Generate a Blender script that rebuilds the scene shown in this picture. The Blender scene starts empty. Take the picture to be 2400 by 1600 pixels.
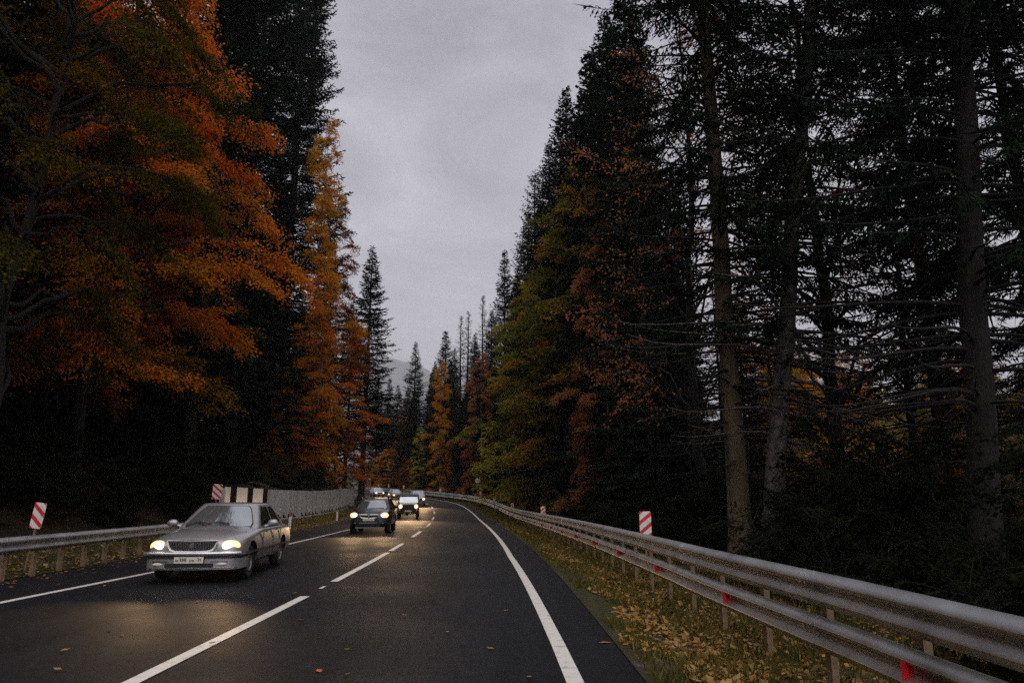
import bpy, bmesh, math, random
import numpy as np
from mathutils import Vector, Matrix

random.seed(7)
SC = bpy.context.scene
COL = SC.collection
R = math.radians

# ---------------------------------------------------------------- camera
cam_d = bpy.data.cameras.new('camera')
cam_d.sensor_width = 36.0
cam_d.lens = 36.0 * 1650 / 2400
cam_d.clip_start = 0.1
cam_d.clip_end = 30000
cam = bpy.data.objects.new('camera', cam_d)
COL.objects.link(cam)
PITCH = math.atan(372 / 1650)
cam.location = (0, 0, 1.5)
cam.rotation_euler = (R(90) + PITCH, 0, 0)
SC.camera = cam

# ---------------------------------------------------------------- world: overcast late afternoon
SUN_EL, SUN_AZ = R(56), R(165)          # azimuth measured clockwise from +Y
world = bpy.data.worlds.new('World')
SC.world = world
world.use_nodes = True
wt = world.node_tree
wt.nodes.clear()
w_out = wt.nodes.new('ShaderNodeOutputWorld')
w_mix = wt.nodes.new('ShaderNodeMixShader')
bg_sky = wt.nodes.new('ShaderNodeBackground')
bg_cl = wt.nodes.new('ShaderNodeBackground')
sky = wt.nodes.new('ShaderNodeTexSky')
sky.sky_type = 'NISHITA'
sky.sun_disc = False
sky.sun_elevation = SUN_EL
sky.sun_rotation = SUN_AZ
sky.dust_density = 4
wt.links.new(sky.outputs[0], bg_sky.inputs[0])
bg_sky.inputs[1].default_value = 0.05
tc = wt.nodes.new('ShaderNodeTexCoord')
mp = wt.nodes.new('ShaderNodeMapping')
mp.inputs['Scale'].default_value = (1.0, 1.0, 2.2)
wt.links.new(tc.outputs['Generated'], mp.inputs[0])
nz = wt.nodes.new('ShaderNodeTexNoise')
nz.inputs['Scale'].default_value = 3.2
nz.inputs['Detail'].default_value = 6
nz.inputs['Roughness'].default_value = 0.55
nz.inputs['Distortion'].default_value = 0.5
wt.links.new(mp.outputs[0], nz.inputs[0])
rp = wt.nodes.new('ShaderNodeValToRGB')
rp.color_ramp.elements[0].position = 0.30
rp.color_ramp.elements[0].color = (0.325, 0.315, 0.372, 1)
rp.color_ramp.elements[1].position = 0.72
rp.color_ramp.elements[1].color = (0.600, 0.592, 0.650, 1)
wt.links.new(nz.outputs['Fac'], rp.inputs[0])
wt.links.new(rp.outputs[0], bg_cl.inputs[0])
bg_cl.inputs[1].default_value = 1.0
w_mix.inputs[0].default_value = 0.93
wt.links.new(bg_sky.outputs[0], w_mix.inputs[1])
wt.links.new(bg_cl.outputs[0], w_mix.inputs[2])
wt.links.new(w_mix.outputs[0], w_out.inputs['Surface'])

sun_d = bpy.data.lights.new('sun', 'SUN')
sun_d.energy = 1.5
sun_d.angle = R(95)
sun_d.color = (1.0, 0.96, 0.9)
sun = bpy.data.objects.new('sun', sun_d)
COL.objects.link(sun)
sdir = Vector((math.sin(SUN_AZ) * math.cos(SUN_EL), math.cos(SUN_AZ) * math.cos(SUN_EL), math.sin(SUN_EL)))
sun.rotation_euler = sdir.to_track_quat('Z', 'Y').to_euler()

vs = SC.view_settings
vs.view_transform = 'Standard'
vs.look = 'None'
vs.gamma = 1
vs.exposure = 0.33
vs.use_curve_mapping = False
try:
    cy = SC.cycles
    cy.adaptive_threshold = 0.02
    cy.use_denoising = False
    cy.max_bounces = 6
    cy.diffuse_bounces = 2
    cy.glossy_bounces = 3
    cy.transmission_bounces = 3
    cy.transparent_max_bounces = 6
    cy.volume_bounces = 0
    cy.sample_clamp_indirect = 1.0
    cy.sample_clamp_direct = 3.0
    cy.light_sampling_threshold = 0.03
    cy.caustics_reflective = False
    cy.caustics_refractive = False
except Exception:
    pass

# ---------------------------------------------------------------- helpers
def tag(o, label=None, cat=None, group=None, kind=None):
    if label: o['label'] = label
    if cat: o['category'] = cat
    if group: o['group'] = group
    if kind: o['kind'] = kind
    return o

def link(o, parent=None):
    COL.objects.link(o)
    if parent is not None:
        o.parent = parent
    return o

def empty(name, loc=(0, 0, 0), rz=0):
    o = bpy.data.objects.new(name, None)
    o.empty_display_size = 0.3
    o.location = loc
    o.rotation_euler = (0, 0, rz)
    COL.objects.link(o)
    return o

def mesh_obj(name, me, parent=None, loc=None, rot=None):
    o = bpy.data.objects.new(name, me)
    if loc is not None: o.location = loc
    if rot is not None: o.rotation_euler = rot
    return link(o, parent)

def arrays_mesh(name, verts, quads, mat, tone=None, smooth=False):
    """verts (n,3) float, quads (m,4) int -> mesh, optional per-face float attribute 'tone'"""
    verts = np.asarray(verts, dtype=np.float32)
    quads = np.asarray(quads, dtype=np.int32)
    me = bpy.data.meshes.new(name)
    me.vertices.add(len(verts))
    me.vertices.foreach_set('co', verts.ravel())
    k = quads.shape[1]
    me.loops.add(quads.size)
    me.loops.foreach_set('vertex_index', quads.ravel())
    me.polygons.add(len(quads))
    me.polygons.foreach_set('loop_start', np.arange(0, quads.size, k, dtype=np.int32))
    me.update(calc_edges=True)
    if smooth:
        me.polygons.foreach_set('use_smooth', np.ones(len(quads), dtype=bool))
    if tone is not None:
        at = me.attributes.new('tone', 'FLOAT', 'FACE')
        at.data.foreach_set('value', np.asarray(tone, dtype=np.float32))
    if mat is not None:
        me.materials.append(mat)
    return me

class MB:
    """collects simple solids into one mesh"""
    def __init__(self):
        self.v = []; self.f = []
    def add(self, vs_, fs):
        n = len(self.v)
        self.v += [tuple(v) for v in vs_]
        self.f += [tuple(i + n for i in f) for f in fs]
    def box(self, c, s, M=None):
        x, y, z = s[0] / 2, s[1] / 2, s[2] / 2
        vs_ = [Vector((a, b, d)) for a in (-x, x) for b in (-y, y) for d in (-z, z)]
        if M is not None: vs_ = [M @ v for v in vs_]
        vs_ = [v + Vector(c) for v in vs_]
        self.add(vs_, [(0, 1, 3, 2), (4, 6, 7, 5), (0, 4, 5, 1), (2, 3, 7, 6), (0, 2, 6, 4), (1, 5, 7, 3)])
    def tube(self, pts, rad, n=8, cap=True):
        pts = [Vector(p) for p in pts]
        if not hasattr(rad, '__len__'): rad = [rad] * len(pts)
        rings = []
        for i, p in enumerate(pts):
            d = (pts[min(i + 1, len(pts) - 1)] - pts[max(i - 1, 0)]).normalized()
            a = d.cross(Vector((0, 0, 1)))
            if a.length < 1e-3: a = d.cross(Vector((0, 1, 0)))
            a.normalize(); b = d.cross(a)
            rings.append([p + (a * math.cos(2 * math.pi * k / n) + b * math.sin(2 * math.pi * k / n)) * rad[i] for k in range(n)])
        vs_ = [v for r in rings for v in r]
        fs = []
        for i in range(len(rings) - 1):
            for k in range(n):
                fs.append((i * n + k, i * n + (k + 1) % n, (i + 1) * n + (k + 1) % n, (i + 1) * n + k))
        if cap:
            fs.append(tuple(range(n))[::-1]); fs.append(tuple((len(rings) - 1) * n + k for k in range(n)))
        self.add(vs_, fs)
    def lathe(self, prof, n=20, axis='X', c=(0, 0, 0)):
        """prof: list of (axial, radius)"""
        vs_ = []
        for a, r in prof:
            for k in range(n):
                t = 2 * math.pi * k / n
                if axis == 'X': v = (a, r * math.cos(t), r * math.sin(t))
                elif axis == 'Y': v = (r * math.cos(t), a, r * math.sin(t))
                else: v = (r * math.cos(t), r * math.sin(t), a)
                vs_.append(Vector(v) + Vector(c))
        fs = []
        for i in range(len(prof) - 1):
            for k in range(n):
                fs.append((i * n + k, i * n + (k + 1) % n, (i + 1) * n + (k + 1) % n, (i + 1) * n + k))
        self.add(vs_, fs)
    def prism(self, poly, y0, y1):
        """poly of (x,z) extruded along y"""
        n = len(poly)
        vs_ = [(p[0], y0, p[1]) for p in poly] + [(p[0], y1, p[1]) for p in poly]
        fs = [tuple(range(n)), tuple(range(2 * n - 1, n - 1, -1))]
        fs += [(i, i + n, (i + 1) % n + n, (i + 1) % n) for i in range(n)]
        self.add(vs_, fs)
    def mesh(self, name, mat, smooth=False, angle=None):
        me = bpy.data.meshes.new(name)
        me.from_pydata([tuple(v) for v in self.v], [], self.f)
        bm = bmesh.new(); bm.from_mesh(me)
        bmesh.ops.recalc_face_normals(bm, faces=bm.faces)
        bm.to_mesh(me); bm.free()
        if smooth:
            me.polygons.foreach_set('use_smooth', [True] * len(me.polygons))
            me.set_sharp_from_angle(angle=angle if angle else R(40))
        if mat is not None: me.materials.append(mat)
        me.update()
        return me
    def obj(self, name, mat, parent=None, loc=None, rot=None, smooth=False, angle=None):
        return mesh_obj(name, self.mesh(name, mat, smooth, angle), parent, loc, rot)

def text_mesh(txt, size, mat, extrude=0.001):
    cu = bpy.data.curves.new('lettering', 'FONT')
    cu.body = txt
    cu.size = size
    cu.align_x = 'CENTER'; cu.align_y = 'CENTER'
    cu.extrude = extrude
    cu.resolution_u = 3
    t = bpy.data.objects.new('lettering', cu)
    COL.objects.link(t)
    bpy.context.view_layer.update()
    me = bpy.data.meshes.new_from_object(t.evaluated_get(bpy.context.evaluated_depsgraph_get()))
    bpy.data.objects.remove(t); bpy.data.curves.remove(cu)
    me.materials.clear(); me.materials.append(mat)
    return me

# ---------------------------------------------------------------- materials
def new_mat(name):
    m = bpy.data.materials.new(name)
    m.use_nodes = True
    nt = m.node_tree
    return m, nt, nt.nodes['Principled BSDF']

def N(nt, typ, **kw):
    n = nt.nodes.new(typ)
    for k, v in kw.items():
        if k in n.inputs: n.inputs[k].default_value = v
        else: setattr(n, k, v)
    return n

def ramp(nt, stops, src=None):
    r = nt.nodes.new('ShaderNodeValToRGB')
    e = r.color_ramp.elements
    while len(e) < len(stops): e.new(0.5)
    for i, (p, c) in enumerate(stops):
        e[i].position = p
        e[i].color = (c[0], c[1], c[2], 1) if hasattr(c, '__len__') else (c, c, c, 1)
    if src is not None: nt.links.new(src, r.inputs[0])
    return r

def coords(nt, which='Object', scale=(1, 1, 1)):
    t = nt.nodes.new('ShaderNodeTexCoord')
    m = nt.nodes.new('ShaderNodeMapping')
    m.inputs['Scale'].default_value = scale
    nt.links.new(t.outputs[which], m.inputs[0])
    return m.outputs[0]

def bump(nt, bs, height, strength=0.3, dist=0.02):
    b = nt.nodes.new('ShaderNodeBump')
    b.inputs['Strength'].default_value = strength
    b.inputs['Distance'].default_value = dist
    nt.links.new(height, b.inputs['Height'])
    nt.links.new(b.outputs[0], bs.inputs['Normal'])

def noise_mat(name, stops, scale=5, detail=5, rough=0.8, metallic=0, spec=0.5, bump_s=0, bump_scale=None, vec='Object', vscale=(1, 1, 1), bdist=0.02, rough_var=0):
    m, nt, bs = new_mat(name)
    v = coords(nt, vec, vscale)
    n = N(nt, 'ShaderNodeTexNoise', Scale=scale, Detail=detail)
    nt.links.new(v, n.inputs[0])
    r = ramp(nt, stops, n.outputs['Fac'])
    nt.links.new(r.outputs[0], bs.inputs['Base Color'])
    bs.inputs['Roughness'].default_value = rough
    bs.inputs['Metallic'].default_value = metallic
    bs.inputs['Specular IOR Level'].default_value = spec
    if rough_var:
        mr = N(nt, 'ShaderNodeMapRange')
        mr.inputs['To Min'].default_value = rough - rough_var
        mr.inputs['To Max'].default_value = rough + rough_var
        nt.links.new(n.outputs['Fac'], mr.inputs['Value'])
        nt.links.new(mr.outputs[0], bs.inputs['Roughness'])
    if bump_s:
        n2 = N(nt, 'ShaderNodeTexNoise', Scale=bump_scale or scale * 3, Detail=4)
        nt.links.new(v, n2.inputs[0])
        bump(nt, bs, n2.outputs['Fac'], bump_s, bdist)
    return m

def plain(name, col, rough=0.5, metallic=0, spec=0.5, coat=0, emis=None, es=0):
    """near-uniform finish with a little procedural variation"""
    c0 = tuple(min(1, x * 0.86) for x in col); c1 = tuple(min(1, x * 1.12) for x in col)
    m = noise_mat(name, [(0.3, c0), (0.7, c1)], scale=6, rough=rough, metallic=metallic, spec=spec, rough_var=min(0.06, rough * 0.3))
    bs = m.node_tree.nodes['Principled BSDF']
    bs.inputs['Coat Weight'].default_value = coat
    bs.inputs['Coat Roughness'].default_value = 0.05
    if emis:
        bs.inputs['Emission Color'].default_value = (*emis, 1)
        bs.inputs['Emission Strength'].default_value = es
    return m

def leaf_mat(name, stops, transl=0.45, nscale=0.35, namp=0.5):
    m = bpy.data.materials.new(name)
    m.use_nodes = True
    nt = m.node_tree
    nt.nodes.clear()
    out = N(nt, 'ShaderNodeOutputMaterial')
    at = N(nt, 'ShaderNodeAttribute'); at.attribute_name = 'tone'
    v = coords(nt, 'Object')
    n = N(nt, 'ShaderNodeTexNoise', Scale=nscale, Detail=2)
    nt.links.new(v, n.inputs[0])
    m1 = N(nt, 'ShaderNodeMath', operation='MULTIPLY_ADD')
    m1.inputs[1].default_value = namp * 2; m1.inputs[2].default_value = -namp
    nt.links.new(n.outputs['Fac'], m1.inputs[0])
    ad = N(nt, 'ShaderNodeMath', operation='ADD')
    nt.links.new(at.outputs['Fac'], ad.inputs[0]); nt.links.new(m1.outputs[0], ad.inputs[1])
    r = ramp(nt, stops, ad.outputs[0])
    d = N(nt, 'ShaderNodeBsdfDiffuse'); t = N(nt, 'ShaderNodeBsdfTranslucent')
    nt.links.new(r.outputs[0], d.inputs[0]); nt.links.new(r.outputs[0], t.inputs[0])
    mx = N(nt, 'ShaderNodeMixShader'); mx.inputs[0].default_value = transl
    nt.links.new(d.outputs[0], mx.inputs[1]); nt.links.new(t.outputs[0], mx.inputs[2])
    nt.links.new(mx.outputs[0], out.inputs[0])
    return m

M = {}
M['orange'] = leaf_mat('leaf_orange', [(0.05, (0.14, 0.10, 0.010)), (0.28, (0.40, 0.18, 0.014)), (0.52, (0.64, 0.20, 0.02)), (0.8, (0.70, 0.15, 0.022)), (1, (0.58, 0.08, 0.018))])
M['olive'] = leaf_mat('leaf_olive', [(0.05, (0.03, 0.036, 0.007)), (0.4, (0.075, 0.065, 0.009)), (0.7, (0.16, 0.085, 0.010)), (1, (0.24, 0.07, 0.010))])
M['gold'] = leaf_mat('leaf_gold', [(0.05, (0.20, 0.13, 0.012)), (0.4, (0.56, 0.27, 0.018)), (0.7, (0.66, 0.25, 0.018)), (1, (0.56, 0.13, 0.014))])
M['rust'] = leaf_mat('leaf_rust', [(0.05, (0.10, 0.04, 0.015)), (0.4, (0.20, 0.065, 0.02)), (0.7, (0.34, 0.10, 0.02)), (1, (0.42, 0.10, 0.02))])
M['salmon'] = leaf_mat('leaf_salmon', [(0.05, (0.18, 0.10, 0.045)), (0.4, (0.40, 0.17, 0.07)), (0.7, (0.52, 0.21, 0.085)), (1, (0.46, 0.15, 0.055))])
M['yellowgreen'] = leaf_mat('leaf_yellow_green', [(0.05, (0.09, 0.12, 0.018)), (0.4, (0.27, 0.28, 0.032)), (0.7, (0.50, 0.43, 0.045)), (1, (0.58, 0.36, 0.04))])
M['mixed'] = leaf_mat('leaf_mixed', [(0.05, (0.06, 0.08, 0.014)), (0.4, (0.13, 0.14, 0.02)), (0.62, (0.28, 0.18, 0.025)), (0.85, (0.46, 0.18, 0.03)), (1, (0.48, 0.15, 0.03))], namp=0.75)
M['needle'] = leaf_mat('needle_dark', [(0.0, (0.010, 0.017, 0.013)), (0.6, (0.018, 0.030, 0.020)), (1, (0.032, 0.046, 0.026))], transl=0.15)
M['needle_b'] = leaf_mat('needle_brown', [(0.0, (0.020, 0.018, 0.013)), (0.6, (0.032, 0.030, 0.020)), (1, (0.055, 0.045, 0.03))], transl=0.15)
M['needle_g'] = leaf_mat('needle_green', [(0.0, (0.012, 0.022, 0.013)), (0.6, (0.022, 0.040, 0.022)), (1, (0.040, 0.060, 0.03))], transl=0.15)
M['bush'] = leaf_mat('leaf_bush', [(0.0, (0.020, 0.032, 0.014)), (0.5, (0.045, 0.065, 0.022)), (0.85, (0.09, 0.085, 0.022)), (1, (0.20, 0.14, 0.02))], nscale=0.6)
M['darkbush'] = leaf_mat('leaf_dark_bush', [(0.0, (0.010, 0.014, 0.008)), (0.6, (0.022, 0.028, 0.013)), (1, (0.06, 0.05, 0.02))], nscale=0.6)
M['bark'] = noise_mat('bark_grey', [(0.3, (0.028, 0.024, 0.020)), (0.7, (0.085, 0.072, 0.058))], scale=3, detail=8, rough=0.95, bump_s=0.9, bump_scale=9, vscale=(3, 3, 0.6), bdist=0.05)
M['bark_moss'] = noise_mat('bark_mossy', [(0.25, (0.05, 0.036, 0.024)), (0.5, (0.13, 0.093, 0.052)), (0.75, (0.125, 0.105, 0.045))], scale=2.2, detail=8, rough=0.95, bump_s=0.9, bump_scale=9, vscale=(3, 3, 0.6), bdist=0.05)
M['bark_pale'] = noise_mat('bark_pale', [(0.35, (0.035, 0.031, 0.027)), (0.6, (0.12, 0.108, 0.092))], scale=3.5, detail=6, rough=0.9, bump_s=0.6, bump_scale=8, vscale=(2, 2, 1.2), bdist=0.04)
M['bark_dark'] = noise_mat('bark_dark', [(0.3, (0.007, 0.006, 0.005)), (0.7, (0.020, 0.016, 0.013))], scale=3, detail=8, rough=0.95, bump_s=0.8, bump_scale=9, vscale=(3, 3, 0.6), bdist=0.05)
M['galv'] = noise_mat('galvanised_steel', [(0.28, (0.26, 0.26, 0.26)), (0.5, (0.40, 0.405, 0.415)), (0.75, (0.52, 0.53, 0.545))], scale=1.8, detail=10, rough=0.40, metallic=0.8, rough_var=0.08, bump_s=0.05, bump_scale=30)
M['galv_d'] = noise_mat('galvanised_post', [(0.3, (0.18, 0.12, 0.07)), (0.7, (0.34, 0.23, 0.14))], scale=9, detail=8, rough=0.75, metallic=0.1, rough_var=0.1)
M['red_refl'] = plain('red_reflector', (0.95, 0.015, 0.03), 0.3, spec=0.6)
M['white_paint'] = noise_mat('white_road_paint', [(0.30, (0.50, 0.46, 0.41)), (0.45, (0.76, 0.72, 0.66)), (1, (0.82, 0.78, 0.72))], scale=9, detail=9, rough=0.6, vec='Object')
M['sign_white'] = plain('sign_white', (0.86, 0.84, 0.80), 0.4)
M['sign_red'] = plain('sign_red', (0.78, 0.035, 0.035), 0.4)
M['sign_yellow'] = plain('sign_yellow', (0.75, 0.36, 0.05), 0.4)
M['sign_grey'] = plain('sign_back_grey', (0.28, 0.28, 0.29), 0.5, 0.4)
M['black'] = plain('black_paint', (0.016, 0.016, 0.017), 0.9, spec=0.1)
M['concrete'] = None
# ---------------------------------------------------------------- road geometry (world metres, +Y ahead)
_cy = np.array([-60, 0, 14, 26, 46, 70, 90, 105, 120, 140, 170, 210, 260, 340, 500, 1600], float)
_cx = np.array([-3.1, -3.12, -3.3, -3.84, -5.2, -7.4, -10.2, -14.6, -20.2, -29.0, -44.0, -66, -96, -144, -240, -900], float)
_fy = np.arange(-60, 1600, 1.0)
_fx = np.interp(_fy, _cy, _cx)
for _ in range(60):
    _fx[1:-1] = 0.25 * _fx[:-2] + 0.5 * _fx[1:-1] + 0.25 * _fx[2:]
def XC(y): return np.interp(y, _fy, _fx)
def slope(y): return (XC(y + 1) - XC(y - 1)) / 2
def ZR(y):
    y = np.asarray(y, float)
    t = np.clip(y - 45, 0, None)
    a = 0.00058 * np.minimum(t, 30) ** 2 + 0.0348 * np.clip(t - 30, 0, 180)
    return a
def RP(y, d):
    """point at lateral offset d (right positive) from the dashed centre line, road level"""
    return Vector((float(XC(y)) + d * math.hypot(1, float(slope(y))), y, float(ZR(y))))
def sstep(a, b, x):
    t = np.clip((x - a) / (b - a), 0, 1)
    return t * t * (3 - 2 * t)
WALL_Y0, WALL_Y1 = 31.9, 78.5
def DROP(d): # right verge
    return -0.22 * sstep(4.3, 6.2, d) - 0.35 * sstep(6.4, 9, d)
_rg = np.random.default_rng(3)
_ph = _rg.uniform(0, 6.28, 12); _fr = _rg.uniform(0.03, 0.25, (12, 2))
def rough_n(x, y):
    s = 0
    for k in range(12):
        s = s + np.sin(x * _fr[k, 0] * (1 + k * .25) + y * _fr[k, 1] * (1 + k * .25) + _ph[k]) / (1 + k * .4)
    return s
def G(x, y, d=None):
    """terrain height"""
    x = np.asarray(x, float); y = np.asarray(y, float)
    if d is None:
        d = (x - XC(y)) / np.hypot(1, slope(y))
    z = ZR(np.clip(y, -60, 260)) + 0.0
    right = DROP(d) - 1.1 * sstep(9, 24, d) + np.clip(d - 62, 0, 120) * 0.24 + np.clip(d - 182, 0, 200) * 0.1
    w = sstep(31, 33.5, y) * (1 - sstep(78, 82, y))
    dl = -d
    bank = 0.06 * sstep(6.3, 6.9, dl) + 0.27 * sstep(6.9, 8.4, dl)
    wall = 1.45 * w * sstep(8.45, 8.75, dl)
    hill = np.clip(dl - 9, 0, 130) * 0.52
    hill = hill * (1 - 0.25 * w)
    left = bank + wall + hill
    z = z + np.where(d > 0, right, left)
    z = z + np.where(np.abs(d) > 9.5, 0.10 * rough_n(x, y) * sstep(9.5, 16, np.abs(d)), 0)
    z = z + np.where((d > -6.35) & (d < 4.33), -0.05, 0.0)
    return z

# ground sheet
dl_ = [-1500, -700, -400, -260, -180, -140, -110, -90, -75, -62, -52, -44, -37, -31, -26, -22, -19, -17, -15, -13, -11.5, -10.2, -9.2, -8.75, -8.45, -8.0, -7.4, -6.9, -6.5, -6.36, -6.34, -3, 0, 2.5, 4.32, 4.34,
       4.6, 5.0, 5.5, 6.0, 6.5, 7.2, 8, 9, 10, 12, 14, 17, 20, 24, 29, 35, 42, 50, 60, 70, 82, 95, 110, 130, 155, 185, 230, 300, 420, 700, 1500]
yl_ = list(np.arange(-50, 130, 1.5)) + list(np.arange(130, 300, 6)) + [300, 330, 370, 420, 500, 620, 800, 1100, 1500]
D_, Y_ = np.meshgrid(np.array(dl_, float), np.array(yl_, float))
X_ = XC(Y_) + D_ * np.hypot(1, slope(Y_))
Z_ = G(X_, Y_, D_)
nv, nd = D_.shape
vv = np.stack([X_.ravel(), Y_.ravel(), Z_.ravel()], 1)
ii = np.arange(nv * nd).reshape(nv, nd)
qq = np.stack([ii[:-1, :-1].ravel(), ii[:-1, 1:].ravel(), ii[1:, 1:].ravel(), ii[1:, :-1].ravel()], 1)

m, nt, bs = new_mat('forest_floor')
v = coords(nt, 'Object')
n1 = N(nt, 'ShaderNodeTexNoise', Scale=0.5, Detail=8); nt.links.new(v, n1.inputs[0])
n2 = N(nt, 'ShaderNodeTexVoronoi', Scale=11.0); nt.links.new(v, n2.inputs[0])
n3 = N(nt, 'ShaderNodeTexNoise', Scale=40, Detail=4); nt.links.new(v, n3.inputs[0])
r1 = ramp(nt, [(0.3, (0.018, 0.014, 0.010)), (0.55, (0.035, 0.028, 0.016)), (0.75, (0.028, 0.034, 0.014))], n1.outputs['Fac'])
r2 = ramp(nt, [(0.0, (0.16, 0.075, 0.025)), (0.35, (0.05, 0.03, 0.015)), (1, (0.02, 0.016, 0.01))], n2.outputs['Color'])
mx = N(nt, 'ShaderNodeMix', data_type='RGBA'); mx.inputs[0].default_value = 0.35
nt.links.new(r1.outputs[0], mx.inputs[6]); nt.links.new(r2.outputs[0], mx.inputs[7])
nt.links.new(mx.outputs[2], bs.inputs['Base Color'])
bs.inputs['Roughness'].default_value = 1.0; bs.inputs['Specular IOR Level'].default_value = 0.1
bump(nt, bs, n3.outputs['Fac'], 0.8, 0.05)
M['floor'] = m
ground = mesh_obj('ground', arrays_mesh('ground', vv, qq, M['floor'], smooth=True))
tag(ground, kind='structure')

# asphalt
m, nt, bs = new_mat('asphalt')
v = coords(nt, 'Object')
n1 = N(nt, 'ShaderNodeTexNoise', Scale=0.35, Detail=5); nt.links.new(v, n1.inputs[0])
n2 = N(nt, 'ShaderNodeTexNoise', Scale=55, Detail=6, Roughness=0.7); nt.links.new(v, n2.inputs[0])
vo = N(nt, 'ShaderNodeTexVoronoi', Scale=70); nt.links.new(v, vo.inputs[0])
vs2 = coords(nt, 'Object', (1.6, 0.05, 1))
n4 = N(nt, 'ShaderNodeTexNoise', Scale=1.2, Detail=3); nt.links.new(vs2, n4.inputs[0])
r1 = ramp(nt, [(0.3, (0.0075, 0.008, 0.0105)), (0.7, (0.014, 0.0147, 0.019))], n1.outputs['Fac'])
r2 = ramp(nt, [(0.32, 0.35), (0.58, 1.0), (0.72, 2.8)], n2.outputs['Fac'])
r4 = ramp(nt, [(0.3, 0.7), (0.7, 1.35)], n4.outputs['Fac'])
mu = N(nt, 'ShaderNodeMix', data_type='RGBA', blend_type='MULTIPLY'); mu.inputs[0].default_value = 1
nt.links.new(r1.outputs[0], mu.inputs[6]); nt.links.new(r2.outputs[0], mu.inputs[7])
mu2 = N(nt, 'ShaderNodeMix', data_type='RGBA', blend_type='MULTIPLY'); mu2.inputs[0].default_value = 1
nt.links.new(mu.outputs[2], mu2.inputs[6]); nt.links.new(r4.outputs[0], mu2.inputs[7])
n5 = N(nt, 'ShaderNodeTexNoise', Scale=7, Detail=6, Roughness=0.65); nt.links.new(v, n5.inputs[0])
r5 = ramp(nt, [(0.32, 0.62), (0.52, 1.0), (0.70, 1.5)], n5.outputs['Fac'])
mu3 = N(nt, 'ShaderNodeMix', data_type='RGBA', blend_type='MULTIPLY'); mu3.inputs[0].default_value = 1
nt.links.new(mu2.outputs[2], mu3.inputs[6]); nt.links.new(r5.outputs[0], mu3.inputs[7])
nt.links.new(mu3.outputs[2], bs.inputs['Base Color'])
rr = ramp(nt, [(0.3, 0.58), (0.7, 0.78)], n1.outputs['Fac'])
nt.links.new(rr.outputs[0], bs.inputs['Roughness'])
bs.inputs['Specular IOR Level'].default_value = 0.17
bump(nt, bs, n2.outputs['Fac'], 0.25, 0.006)
M['asphalt'] = m

def strip(ys, dfun, zoff):
    """sheet along the road: dfun(y)->list of offsets"""
    vsx, rows = [], []
    for y in ys:
        row = []
        for d in dfun(y):
            p = RP(y, d); p.z += zoff
            row.append(len(vsx)); vsx.append(p)
        rows.append(row)
    fs = []
    for a, b in zip(rows[:-1], rows[1:]):
        for i in range(len(a) - 1):
            fs.append((a[i], a[i + 1], b[i + 1], b[i]))
    return vsx, fs
def strip_obj(name, ys, dfun, zoff, mat, parent=None):
    b = MB(); v_, f_ = strip(ys, dfun, zoff); b.add(v_, f_)
    return b.obj(name, mat, parent)

ys = list(np.arange(-40, 60, 2.0)) + list(np.arange(60, 240, 2.5))
_edge = np.random.default_rng(5).normal(0, 0.03, 4000)
road = strip_obj('road', ys, lambda y: [-6.3 - .0 + _edge[int(y * 7) % 4000], -4, -2, 0, 2, 3.6, 4.36 + _edge[int(y * 11) % 4000]], 0.0, M['asphalt'])
tag(road, kind='structure')
LL = lambda y: -np.interp(y, [0, 11, 25, 40, 100], [4.45, 4.4, 3.98, 3.85, 3.95])
RL = lambda y: np.interp(y, [0, 8, 20, 50, 100], [3.82, 3.73, 3.55, 3.55, 3.65])
strip_obj('edge_line', ys, lambda y: [RL(y) - 0.075, RL(y) + 0.075], 0.005, M['white_paint'], road)
strip_obj('edge_line', ys, lambda y: [LL(y) - 0.07, LL(y) + 0.07], 0.005, M['white_paint'], road)
for a, b_ in [(-6, 0.5), (2.5, 11.9), (12.9, 13.25), (14.0, 21.6), (22.3, 26.0), (30.5, 36.2), (43, 49), (55, 60.6), (67, 72.5), (78, 83.5), (89, 94.5), (101, 106), (112, 117), (124, 129)]:
    n = max(2, int((b_ - a) / 1.2) + 1)
    w = 0.03 if b_ - a < 0.6 else 0.075
    strip_obj('centre_dash', list(np.linspace(a, b_, n)), lambda y: [-w, w], 0.005, M['white_paint'], road)

# verge of grass and gravel beside the right edge line
m, nt, bs = new_mat('verge_gravel')
v = coords(nt, 'Object')
n1 = N(nt, 'ShaderNodeTexNoise', Scale=0.9, Detail=6); nt.links.new(v, n1.inputs[0])
n2 = N(nt, 'ShaderNodeTexVoronoi', Scale=38); nt.links.new(v, n2.inputs[0])
n3 = N(nt, 'ShaderNodeTexNoise', Scale=60, Detail=5); nt.links.new(v, n3.inputs[0])
r1 = ramp(nt, [(0.33, (0.10, 0.088, 0.078)), (0.42, (0.06, 0.05, 0.03)), (0.55, (0.05, 0.052, 0.018))], n1.outputs['Fac'])
r2 = ramp(nt, [(0, 0.5), (0.6, 1.1), (1, 1.7)], n2.outputs['Color'])
mu = N(nt, 'ShaderNodeMix', data_type='RGBA', blend_type='MULTIPLY'); mu.inputs[0].default_value = 1
nt.links.new(r1.outputs[0], mu.inputs[6]); nt.links.new(r2.outputs[0], mu.inputs[7])
nt.links.new(mu.outputs[2], bs.inputs['Base Color'])
bs.inputs['Roughness'].default_value = 0.95; bs.inputs['Specular IOR Level'].default_value = 0.15
bump(nt, bs, n3.outputs['Fac'], 0.9, 0.03)
M['verge'] = m
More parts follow.
